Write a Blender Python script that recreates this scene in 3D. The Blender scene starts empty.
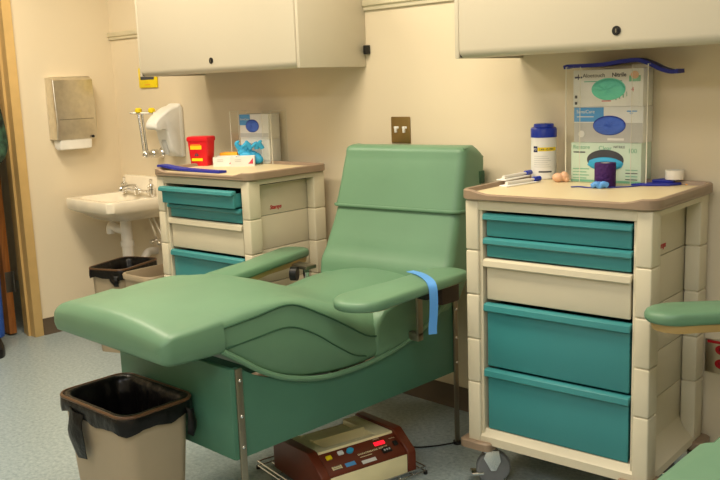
import bpy, bmesh, math, random
from mathutils import Vector, Matrix
random.seed(7)
SC = bpy.context.scene
COL = SC.collection
PI = math.pi
R = math.radians

# ------------------------------------------------------------------ materials
def s2l(c):
    return tuple((v / 12.92 if v <= .04045 else ((v + .055) / 1.055) ** 2.4) for v in c)
def rgb(r, g, b):
    return s2l((r / 255., g / 255., b / 255.))
def mat(name, col, rough=.5, metal=0., noise=None, bump=None, spec=.5, trans=0., ior=1.45, emit=None, coat=0., alpha=None):
    """noise=(scale, amount) gives a mottled colour; bump=(scale, strength) a fine relief"""
    m = bpy.data.materials.new(name); m.use_nodes = True
    nt = m.node_tree; b = nt.nodes['Principled BSDF']
    b.inputs['Base Color'].default_value = (*col, 1)
    b.inputs['Roughness'].default_value = rough
    b.inputs['Metallic'].default_value = metal
    b.inputs['Specular IOR Level'].default_value = spec
    b.inputs['IOR'].default_value = ior
    b.inputs['Transmission Weight'].default_value = trans
    b.inputs['Coat Weight'].default_value = coat
    if alpha is not None: b.inputs['Alpha'].default_value = alpha
    if emit: 
        b.inputs['Emission Color'].default_value = (*emit[0], 1); b.inputs['Emission Strength'].default_value = emit[1]
    tc = nt.nodes.new('ShaderNodeTexCoord')
    if noise is None: noise = (9., .05)
    n = nt.nodes.new('ShaderNodeTexNoise'); n.inputs['Scale'].default_value = noise[0]; n.inputs['Detail'].default_value = 4
    nt.links.new(tc.outputs['Object'], n.inputs['Vector'])
    r = nt.nodes.new('ShaderNodeValToRGB')
    k = noise[1]
    r.color_ramp.elements[0].position = .35; r.color_ramp.elements[1].position = .65
    r.color_ramp.elements[0].color = (*[v * (1 - k) for v in col], 1)
    r.color_ramp.elements[1].color = (*[min(1, v * (1 + k)) for v in col], 1)
    nt.links.new(n.outputs['Fac'], r.inputs['Fac']); nt.links.new(r.outputs['Color'], b.inputs['Base Color'])
    if bump:
        n2 = nt.nodes.new('ShaderNodeTexNoise'); n2.inputs['Scale'].default_value = bump[0]; n2.inputs['Detail'].default_value = 3
        nt.links.new(tc.outputs['Object'], n2.inputs['Vector'])
        bp = nt.nodes.new('ShaderNodeBump'); bp.inputs['Strength'].default_value = bump[1]; bp.inputs['Distance'].default_value = .01
        nt.links.new(n2.outputs['Fac'], bp.inputs['Height']); nt.links.new(bp.outputs['Normal'], b.inputs['Normal'])
    return m
def wood_mat(name, c1, c2):
    m = mat(name, c1, .45)
    nt = m.node_tree; b = nt.nodes['Principled BSDF']
    tc = nt.nodes.new('ShaderNodeTexCoord'); mp = nt.nodes.new('ShaderNodeMapping')
    mp.inputs['Scale'].default_value = (14, 14, 1.2)
    w = nt.nodes.new('ShaderNodeTexNoise'); w.inputs['Scale'].default_value = 3; w.inputs['Detail'].default_value = 6; w.inputs['Distortion'].default_value = 1.2
    r = nt.nodes.new('ShaderNodeValToRGB'); r.color_ramp.elements[0].color = (*c1, 1); r.color_ramp.elements[1].color = (*c2, 1)
    r.color_ramp.elements[0].position = .3; r.color_ramp.elements[1].position = .7
    nt.links.new(tc.outputs['Object'], mp.inputs['Vector']); nt.links.new(mp.outputs['Vector'], w.inputs['Vector'])
    nt.links.new(w.outputs['Fac'], r.inputs['Fac']); nt.links.new(r.outputs['Color'], b.inputs['Base Color'])
    return m
def floor_mat():
    m = mat('speckled blue grey vinyl', rgb(150, 165, 168), .3)
    nt = m.node_tree; b = nt.nodes['Principled BSDF']
    tc = nt.nodes.new('ShaderNodeTexCoord')
    n1 = nt.nodes.new('ShaderNodeTexNoise'); n1.inputs['Scale'].default_value = 60; n1.inputs['Detail'].default_value = 5; n1.inputs['Roughness'].default_value = .7
    r1 = nt.nodes.new('ShaderNodeValToRGB')
    e = r1.color_ramp.elements
    e[0].position = .36; e[0].color = (*rgb(136, 150, 152), 1); e[1].position = .66; e[1].color = (*rgb(176, 186, 184), 1)
    x = e.new(.5); x.color = (*rgb(156, 170, 171), 1)
    v = nt.nodes.new('ShaderNodeTexVoronoi'); v.inputs['Scale'].default_value = 150
    r2 = nt.nodes.new('ShaderNodeValToRGB'); r2.color_ramp.elements[0].position = .1; r2.color_ramp.elements[1].position = .35
    r2.color_ramp.elements[0].color = (.86, .87, .85, 1); r2.color_ramp.elements[1].color = (1, 1, 1, 1)
    mx = nt.nodes.new('ShaderNodeMix'); mx.data_type = 'RGBA'; mx.blend_type = 'MULTIPLY'; mx.inputs[0].default_value = .8
    for s, d in ((n1, r1), (v, r2)):
        nt.links.new(tc.outputs['Object'], s.inputs['Vector'])
    nt.links.new(n1.outputs['Fac'], r1.inputs['Fac']); nt.links.new(v.outputs['Distance'], r2.inputs['Fac'])
    nt.links.new(r1.outputs['Color'], mx.inputs[6]); nt.links.new(r2.outputs['Color'], mx.inputs[7])
    nt.links.new(mx.outputs[2], b.inputs['Base Color'])
    return m
M = {}
M['wall'] = mat('warm cream wall paint', rgb(226, 211, 182), .6, noise=(1.3, .02), bump=(160, .04))
M['ceil'] = mat('white ceiling board', rgb(235, 232, 222), .8)
M['floor'] = floor_mat()
M['base'] = mat('brown vinyl cove base', rgb(92, 78, 62), .5)
M['cab'] = mat('almond enamel cabinet', rgb(196, 187, 166), .35, noise=(2, .015))
M['cabshade'] = mat('cabinet underside painted shade', rgb(120, 105, 80), .6)  # shadow under the cabinet put into the colour, darker than the enamel
M['rail'] = mat('pale aluminium wall track', rgb(214, 206, 178), .4, metal=.25)
M['frame'] = mat('tan enamel door frame', rgb(206, 172, 112), .4)
M['wood'] = wood_mat('orange brown door veneer', rgb(140, 82, 36), rgb(178, 112, 52))
M['steel'] = mat('brushed stainless steel', rgb(226, 220, 206), .32, metal=1., noise=(30, .06))
M['chrome'] = mat('polished chrome', rgb(225, 225, 225), .12, metal=1.)
M['strap'] = mat('dull nickel strip', rgb(150, 142, 125), .35, metal=.9)
M['black'] = mat('black plastic', rgb(22, 22, 22), .4)
M['dark'] = mat('painted gap shade', rgb(14, 14, 14), .9)  # near-black colour standing in for shade in gaps and the cart interior
M['porcelain'] = mat('white glazed porcelain', rgb(238, 228, 206), .15, coat=.4)
M['pvc'] = mat('white plastic pipe', rgb(232, 226, 214), .35)
M['white'] = mat('white plastic', rgb(236, 234, 226), .4)
M['paper'] = mat('white paper', rgb(242, 238, 228), .9, bump=(40, .1))
M['yellow'] = mat('yellow plastic', rgb(244, 216, 20), .45)
M['amber'] = mat('amber yellow plastic', rgb(240, 168, 40), .45)
M['green'] = mat('sage green vinyl upholstery', rgb(101, 138, 108), .42, noise=(3, .05), bump=(7, .16))
M['greendark'] = mat('dark green seam', rgb(44, 84, 58), .6)
M['greenpanel'] = mat('green vinyl base panel', rgb(70, 116, 94), .45, noise=(4, .05), bump=(260, .05))
M['cart'] = mat('cream moulded plastic', rgb(212, 202, 176), .4, noise=(3, .02))
M['taupe'] = mat('taupe edging plastic', rgb(150, 128, 106), .4)
M['traytop'] = mat('cream laminate tray', rgb(222, 204, 162), .4, noise=(5, .02))
M['teal'] = mat('teal moulded plastic', rgb(60, 136, 138), .35, noise=(3, .03))
M['binbeige'] = mat('beige waste bin plastic', rgb(166, 150, 124), .45, noise=(4, .03))
M['liner'] = mat('black polythene film', rgb(15, 13, 12), .3, bump=(24, .5), spec=.3)
M['linerrim'] = mat('thin film over brown rim', rgb(92, 64, 40), .3)
M['red'] = mat('red sharps plastic', rgb(214, 22, 34), .35)
M['redout'] = mat('red receptacle plastic', rgb(178, 22, 34), .4)
M['blue'] = mat('royal blue rubber', rgb(34, 44, 150), .5)
M['ltblue'] = mat('pale blue rubber strap', rgb(92, 156, 226), .5)
M['lidblue'] = mat('bright blue lid plastic', rgb(22, 52, 170), .35)
M['tealglove'] = mat('mint green nitrile glove', rgb(112, 214, 188), .5, bump=(60, .4))
M['blueglove'] = mat('mid blue nitrile glove', rgb(74, 112, 212), .5, bump=(60, .4))
M['cyan'] = mat('cyan nitrile glove', rgb(54, 168, 214), .5, bump=(30, .3))
M['boxwhite'] = mat('white printed carton', rgb(226, 226, 220), .5)
M['boxgrey'] = mat('grey printed carton', rgb(190, 190, 186), .5)
M['boxsky'] = mat('sky blue print', rgb(88, 158, 216), .5)
M['boxmint'] = mat('pale mint printed carton', rgb(206, 226, 206), .5)
M['mintink'] = mat('green print', rgb(120, 182, 150), .5)
M['ink'] = mat('dark grey ink', rgb(70, 72, 78), .6)
M['navyink'] = mat('navy ink', rgb(28, 32, 84), .6)
M['pink'] = mat('pink red print', rgb(206, 60, 86), .5)
M['purple'] = mat('dark purple cohesive wrap', rgb(58, 18, 86), .8, bump=(120, .5))
M['tape'] = mat('white cloth tape', rgb(232, 226, 212), .8)
M['flesh'] = mat('tan rubber', rgb(222, 176, 140), .5, bump=(20, .2))
M['brown'] = mat('rust brown enamel', rgb(104, 46, 26), .38)
M['creamcase'] = mat('pale yellow cream casing', rgb(246, 234, 186), .4)
M['creamdark'] = mat('dull cream casing', rgb(220, 206, 160), .5)
M['led'] = mat('red lit display', rgb(230, 20, 40), .4, emit=(rgb(255, 30, 50), 1.2))
M['skin'] = mat('skin', rgb(206, 150, 118), .5)
M['hair'] = mat('dark brown hair', rgb(40, 26, 18), .6, bump=(90, .5))
M['scrub'] = mat('royal blue scrub cloth', rgb(40, 84, 170), .8, bump=(80, .2))
M['shoe'] = mat('black shoe leather', rgb(18, 18, 20), .4)
M['lamp'] = mat('lit lamp diffuser', rgb(255, 250, 235), .6, emit=((1, .92, .79), 2.0))
def top_mat():
    m = mat('green and black patterned scrub cloth', rgb(40, 70, 52), .8, noise=(22, .85))
    return m
M['tunic'] = top_mat()
M['hinge'] = mat('dark steel hinge', rgb(96, 92, 84), .4, metal=.8)
def clear_mat():
    m = bpy.data.materials.new('clear acrylic sheet'); m.use_nodes = True
    nt = m.node_tree; nt.nodes.remove(nt.nodes['Principled BSDF']); out = nt.nodes['Material Output']
    t = nt.nodes.new('ShaderNodeBsdfTransparent'); t.inputs[0].default_value = (.985, .99, .985, 1)
    g = nt.nodes.new('ShaderNodeBsdfGlossy'); g.inputs['Roughness'].default_value = .06; g.inputs[0].default_value = (1, 1, 1, 1)
    mx = nt.nodes.new('ShaderNodeMixShader'); mx.inputs[0].default_value = .035
    nt.links.new(t.outputs[0], mx.inputs[1]); nt.links.new(g.outputs[0], mx.inputs[2])
    nt.links.new(mx.outputs[0], out.inputs[0])
    return m
M['clear'] = clear_mat()
M['clearedge'] = mat('bright acrylic edge', rgb(226, 222, 206), .2)

# ------------------------------------------------------------------ mesh builder
def T(x=0, y=0, z=0, rz=0, ry=0, rx=0):
    return Matrix.Translation((x, y, z)) @ Matrix.Rotation(rz, 4, 'Z') @ Matrix.Rotation(ry, 4, 'Y') @ Matrix.Rotation(rx, 4, 'X')
class MB:
    def __init__(s):
        s.bm = bmesh.new(); s.mats = []
    def mi(s, m):
        if m not in s.mats: s.mats.append(m)
        return s.mats.index(m)
    def merge(s, t, m, mx=None):
        i = s.mi(m)
        for f in t.faces: f.material_index = i
        if mx is not None: bmesh.ops.transform(t, matrix=mx, verts=t.verts)
        bmesh.ops.recalc_face_normals(t, faces=t.faces)
        me = bpy.data.meshes.new('tmp'); t.to_mesh(me); t.free()
        s.bm.from_mesh(me); bpy.data.meshes.remove(me)
        return s
    def box(s, a, b, m, bev=0., seg=2, mx=None):
        t = bmesh.new(); bmesh.ops.create_cube(t, size=1)
        for v in t.verts:
            v.co = Vector([(a[i] + b[i]) / 2 + v.co[i] * (b[i] - a[i]) for i in range(3)])
        if bev: bmesh.ops.bevel(t, geom=list(t.edges), offset=bev, segments=seg, affect='EDGES', profile=.5)
        return s.merge(t, m, mx)
    def prism(s, poly, axis, a0, a1, m, bev=0., seg=2, mx=None):
        """poly: 2-D outline in the plane across `axis` (x: y,z  y: x,z  z: x,y)"""
        def P(q, a):
            return {'x': (a, q[0], q[1]), 'y': (q[0], a, q[1]), 'z': (q[0], q[1], a)}[axis]
        t = bmesh.new()
        v0 = [t.verts.new(P(q, a0)) for q in poly]; v1 = [t.verts.new(P(q, a1)) for q in poly]
        f0 = t.faces.new(v0); f1 = t.faces.new(v1)
        n = len(poly)
        for i in range(n): t.faces.new((v0[i], v0[(i + 1) % n], v1[(i + 1) % n], v1[i]))
        if bev:
            ed = list(f0.edges) + list(f1.edges)
            bmesh.ops.bevel(t, geom=ed, offset=bev, segments=seg, affect='EDGES', profile=.5)
        return s.merge(t, m, mx)
    def loft(s, rings, m, cap0=True, cap1=True, closed=True, mx=None):
        t = bmesh.new()
        vs = [[t.verts.new(p) for p in r] for r in rings]
        n = len(rings[0])
        for a, b in zip(vs, vs[1:]):
            for i in range(n if closed else n - 1):
                j = (i + 1) % n
                t.faces.new((a[i], a[j], b[j], b[i]))
        for c, r in ((cap0, vs[0]), (cap1, vs[-1])):
            if c and closed: t.faces.new(r)
        return s.merge(t, m, mx)
    def lathe(s, prof, m, n=28, mx=None, cap0=True, cap1=True):
        rings = [[(r * math.cos(2 * PI * k / n), r * math.sin(2 * PI * k / n), z) for k in range(n)] for r, z in prof]
        return s.loft(rings, m, cap0, cap1, mx=mx)
    def cyl(s, p, q, r, m, n=16, r2=None, mx=None):
        p, q = Vector(p), Vector(q); d = q - p
        rot = d.to_track_quat('Z', 'Y').to_matrix().to_4x4(); mm = Matrix.Translation(p) @ rot
        if mx is not None: mm = mx @ mm
        return s.lathe([(r, 0), (r if r2 is None else r2, d.length)], m, n, mm)
    def tube(s, pts, r, m, n=10, closed=False, mx=None, flat=None):
        pts = [Vector(p) for p in pts]; N = len(pts); rings = []
        up = None
        for i, p in enumerate(pts):
            a = pts[(i - 1) % N] if (closed or i > 0) else p
            b = pts[(i + 1) % N] if (closed or i < N - 1) else p
            t = (b - a).normalized()
            if up is None:
                up = Vector((0, 0, 1)) if abs(t.z) < .9 else Vector((1, 0, 0))
            x = t.cross(up)
            if x.length < 1e-4: x = t.orthogonal()
            x.normalize(); y = x.cross(t).normalized(); up = y
            rr = r[i] if isinstance(r, (list, tuple)) else r
            fx, fy = flat if flat else (1, 1)
            rings.append([p + x * rr * fx * math.cos(2 * PI * k / n) + y * rr * fy * math.sin(2 * PI * k / n) for k in range(n)])
        if closed:
            rings.append(rings[0])
            return s.loft(rings, m, False, False, mx=mx)
        return s.loft(rings, m, mx=mx)
    def sphere(s, c, r, m, mx=None, sub=3):
        t = bmesh.new(); bmesh.ops.create_icosphere(t, subdivisions=sub, radius=1)
        rr = r if isinstance(r, (list, tuple)) else (r, r, r)
        for v in t.verts: v.co = Vector((c[0] + v.co.x * rr[0], c[1] + v.co.y * rr[1], c[2] + v.co.z * rr[2]))
        return s.merge(t, m, mx)
    def text(s, txt, size, m, mx, ext=.0004, align='LEFT', shear=0., bold=0.):
        cu = bpy.data.curves.new('txt', 'FONT'); cu.body = txt; cu.size = size; cu.extrude = ext; cu.align_x = align; cu.shear = shear
        cu.offset = bold
        ob = bpy.data.objects.new('txt', cu); COL.objects.link(ob)
        dg = bpy.context.evaluated_depsgraph_get(); me = bpy.data.meshes.new_from_object(ob.evaluated_get(dg))
        bpy.data.objects.remove(ob); bpy.data.curves.remove(cu)
        t = bmesh.new(); t.from_mesh(me); bpy.data.meshes.remove(me)
        return s.merge(t, m, mx)
    def out(s, name, parent=None, label=None, cat=None, group=None, kind=None, loc=None, rz=0., smooth=35, origin=None):
        """link as one object; origin: point (in mesh coordinates) that becomes the object's origin"""
        if origin is not None:
            bmesh.ops.translate(s.bm, verts=s.bm.verts, vec=-Vector(origin))
        bmesh.ops.remove_doubles(s.bm, verts=s.bm.verts, dist=1e-6)
        me = bpy.data.meshes.new(name); s.bm.to_mesh(me); s.bm.free()
        for m in s.mats: me.materials.append(m)
        for p in me.polygons: p.use_smooth = True
        me.set_sharp_from_angle(angle=R(smooth))
        o = bpy.data.objects.new(name, me); COL.objects.link(o)
        if parent: o.parent = parent
        if loc is not None: o.location = loc
        elif origin is not None: o.location = origin
        o.rotation_euler = (0, 0, rz)
        return tag(o, label, cat, group, kind)
def tag(o, label=None, cat=None, group=None, kind=None):
    if label: o['label'] = label
    if cat: o['category'] = cat
    if group: o['group'] = group
    if kind: o['kind'] = kind
    return o
def thing(name, label, cat, loc=(0, 0, 0), rz=0., group=None):
    o = bpy.data.objects.new(name, None); COL.objects.link(o); o.empty_display_size = .05
    o.location = loc; o.rotation_euler = (0, 0, rz)
    return tag(o, label, cat, group)
def dup(root, loc=None, rz=None, label=None, group=None):
    r = root.copy(); COL.objects.link(r)
    if loc is not None: r.location = loc
    if rz is not None: r.rotation_euler = (0, 0, rz)
    if label: r['label'] = label
    if group: r['group'] = group
    for ch in list(root.children):
        c = ch.copy(); COL.objects.link(c); c.parent = r
        for g in list(ch.children):
            d = g.copy(); COL.objects.link(d); d.parent = c
    return r
def rrect(hx, hy, r, z, n=6, cx=0, cy=0):
    pts = []
    for sx, sy, a0 in ((1, 1, 0), (-1, 1, 90), (-1, -1, 180), (1, -1, 270)):
        for k in range(n + 1):
            a = R(a0 + 90 * k / n)
            pts.append((cx + sx * (hx - r) + r * math.cos(a), cy + sy * (hy - r) + r * math.sin(a), z))
    return pts
def crom(keys, t):
    """Catmull-Rom through rows (key, v1, v2 ...) at parameter t"""
    ks = keys
    if t <= ks[0][0]: return ks[0][1:]
    if t >= ks[-1][0]: return ks[-1][1:]
    for i in range(len(ks) - 1):
        if ks[i][0] <= t <= ks[i + 1][0]: break
    p0, p1, p2, p3 = ks[max(i - 1, 0)], ks[i], ks[i + 1], ks[min(i + 2, len(ks) - 1)]
    u = (t - p1[0]) / (p2[0] - p1[0]); o = []
    for k in range(1, len(p1)):
        m1 = (p2[k] - p0[k]) / max(p2[0] - p0[0], 1e-6) * (p2[0] - p1[0])
        m2 = (p3[k] - p1[k]) / max(p3[0] - p1[0], 1e-6) * (p2[0] - p1[0])
        o.append((2 * u**3 - 3 * u * u + 1) * p1[k] + (u**3 - 2 * u * u + u) * m1 + (-2 * u**3 + 3 * u * u) * p2[k] + (u**3 - u * u) * m2)
    return o
def smooth_path(pts, n=8):
    keys = [(i, *p) for i, p in enumerate(pts)]
    return [tuple(crom(keys, i / n)) for i in range(n * (len(pts) - 1) + 1)]

# ------------------------------------------------------------------ camera
cam = bpy.data.cameras.new('camera'); co = bpy.data.objects.new('camera', cam); COL.objects.link(co)
yaw, pit, rol = 0.7785, 0.1758, -0.0363
cy_, sy_, cp_, sp_ = math.cos(yaw), math.sin(yaw), math.cos(pit), math.sin(pit)
fw = Vector((-sy_ * cp_, cy_ * cp_, -sp_)); rt = Vector((cy_, sy_, 0)); up = rt.cross(fw)
r2 = math.cos(rol) * rt + math.sin(rol) * up; u2 = -math.sin(rol) * rt + math.cos(rol) * up
mx = Matrix((r2, u2, -fw)).transposed().to_4x4(); mx.translation = (5.0027, -2.928, 1.43)
co.matrix_world = mx
cam.sensor_width = 36; cam.lens = 877.9254 / 720 * 36; cam.clip_start = .02
SC.camera = co

# ------------------------------------------------------------------ room shell
XW, YF, HC = 6.4, -4.8, 2.7
def struct(mb, name, label=None): return mb.out(name, kind='structure', label=label)
struct(MB().box((-2.2, YF, -.1), (XW, .1, 0), M['floor']), 'floor')
struct(MB().box((-2.2, YF - .1, HC), (XW + .1, .1, HC + .1), M['ceil']), 'ceiling')
struct(MB().box((-.12, 0, 0), (XW, .1, HC), M['wall']), 'wall_back')
DY0, DY1, DH = -.668, -1.60, 2.08
w = MB().box((-.12, DY0, 0), (0, 0, HC), M['wall']).box((-.12, YF, 0), (0, DY1, HC), M['wall']).box((-.12, DY1, DH), (0, DY0, HC), M['wall'])
struct(w, 'wall_left')
struct(MB().box((XW, YF, 0), (XW + .1, .1, HC), M['wall']), 'wall_right')
struct(MB().box((-2.2, YF - .1, 0), (XW, YF, HC), M['wall']), 'wall_front')
struct(MB().box((-2.3, YF, 0), (-2.2, .1, HC), M['wall']), 'wall_corridor')
struct(MB().box((-2.2, 0, 0), (-.12, .1, HC), M['wall']), 'wall_corridor_side')
def baseboard(name, poly, axis, a0, a1): struct(MB().prism(poly, axis, a0, a1, M['base'], .002), name)
bb = [(0, 0), (0, .1), (-.007, .1), (-.009, .02), (-.018, 0)]
baseboard('baseboard_back', bb, 'x', .0, XW)
baseboard('baseboard_left', [(-q[0], q[1]) for q in bb], 'y', -.618, -.018)
# door frame (tan metal): face, reveal with stop
f = MB()
f.prism([(.016, -.622), (.016, -.676), (-.045, -.676), (-.045, -.69), (-.075, -.69), (-.075, -.676), (-.135, -.676), (-.135, -.622), (-.12, -.622), (-.12, -.668), (0, -.668), (0, -.622)], 'z', 0, DH + .05, M['frame'], .002)
f.box((-.135, DY1 - .05, 0), (.016, DY1, DH + .05), M['frame'], .003)
f.box((-.135, DY1, DH - .002), (.016, -.676, DH + .05), M['frame'], .003)
struct(f, 'trim_1', 'tan metal door frame at the left end of the room')
# door leaf, opened away into the corridor
d = MB().box((-1.02, -.762, .012), (-.137, -.718, 2.06), M['wood'], .003)
door = struct(d, 'door_1', 'orange brown wooden door standing open into the corridor')
for z in (.27, 1.05, 1.8):
    h = MB().box((-.1375, -.757, z), (-.134, -.712, z + .125), M['hinge'], .001).cyl((-.132, -.706, z), (-.132, -.706, z + .125), .008, M['hinge'])
    h.out('hinge', door)
h = MB().cyl((-.95, -.762, 1.0), (-.95, -.81, 1.0), .012, M['steel']).tube([(-.95, -.81, 1.0), (-.84, -.815, 1.0)], .010, M['steel']).cyl((-.95, -.762, 1.0), (-.95, -.768, 1.0), .03, M['steel'])
h.out('door_handle', door)
# wall tracks
def track(n, x0, x1):
    m = MB().prism([(0, 1.752), (0, 1.796), (-.018, 1.796), (-.022, 1.79), (-.022, 1.772), (-.012, 1.766), (-.012, 1.752)], 'x', x0, x1, M['rail'], .001)
    struct(m, 'trim_%d' % n)
track(2, .002, .956); track(3, 2.2, 3.020); track(4, 4.264, XW)
struct(MB().box((2.207, -.03, 1.560), (2.225, 0, 1.600), M['black'], .003), 'trim_5', 'small black bracket on the wall beside the left cabinet')

# ------------------------------------------------------------------ ceiling lamps and added cool fill
def lamp(x, y, P, c):
    t = thing('ceiling_light', 'flat ceiling light over the room, the cool ones added as fill', 'light', (x, y, HC - .05), 0, 'ceiling lights')
    MB().box((-.62, -.31, 0), (.62, .31, .05), M['white'], .004).out('lamp_frame', t)
    MB().box((-.58, -.27, -.004), (.58, .27, .001), M['lamp'], .001).out('diffuser', t)
    l = bpy.data.lights.new('lamp', 'AREA'); l.shape = 'RECTANGLE'; l.size = 1.15; l.size_y = .54; l.energy = P; l.color = c
    lo = bpy.data.objects.new('lamp_light', l); COL.objects.link(lo); lo.location = (x, y, HC - .06)
WARM, COOL_FILL = (1, .865, .67), (.95, .96, 1)
for x, y, P, c in ((1.1, -1.30, 38, WARM), (2.9, -1.25, 38, WARM), (5.0, -2.1, 14, COOL_FILL), (2.2, -3.7, 15, COOL_FILL), (4.8, -3.8, 32, COOL_FILL)): lamp(x, y, P, c)  # warm pair lights the room; cool ones are added fill, flash-like from the front
w = bpy.data.worlds.new('room air'); SC.world = w; w.use_nodes = True
w.node_tree.nodes['Background'].inputs[0].default_value = (.9, .95, 1, 1); w.node_tree.nodes['Background'].inputs[1].default_value = .06

# ------------------------------------------------------------------ overhead cabinets
def make_cabinet():
    t = thing('overhead_cabinet', 'almond overhead cabinet above the sink side supply cart', 'cabinet', (.958, 0, 1.506), 0, 'overhead wall cabinets')
    W, D, H = 1.24, .41, .40
    b = MB()
    for x0 in (0, W - .018): b.box((x0, -D + .004, 0), (x0 + .018, -.002, H), M['cab'], .003)
    for x0 in (.018, W - .022): b.box((x0, -D + .012, .004), (x0 + .004, -D + .03, H), M['dark'])  # black strips paint the shade in the gaps beside the door
    b.box((.018, -D + .03, .012), (W - .018, -.004, .026), M['cabshade']).box((.018, -D + .03, H - .02), (W - .018, -.004, H), M['cab'])
    b.box((.018, -.012, .012), (W - .018, -.002, H - .02), M['cab'])
    b.out('cabinet_body', t)
    pr = [(-D + .024, H)] + [(-D, H)] + [(-D, .03)] + [(-D + .001 + .03 * (1 - math.cos(R(a))), .03 - .03 * math.sin(R(a))) for a in range(15, 91, 15)] + [(-D + .05, 0), (-D + .05, .008), (-D + .03, .01), (-D + .024, .03)]
    door = MB().prism(pr, 'x', .022, W - .022, M['cab'], .003).out('flipper_door', t)
    MB().cyl((.628, -D - .003, .056), (.628, -D + .002, .056), .0145, M['black'], 20).cyl((.628, -D - .005, .056), (.628, -D, .056), .009, M['black'], 16).box((.626, -D - .0056, .050), (.630, -D - .004, .062), M['strap']).out('lock', door)
    return t
c1 = make_cabinet()
c2 = dup(c1, (3.022, 0, 1.506), 0, 'almond overhead cabinet at the right, above the glove box stack')
c1['label'] = 'almond overhead cabinet at the left, above the soap dispenser and sharps container'

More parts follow.
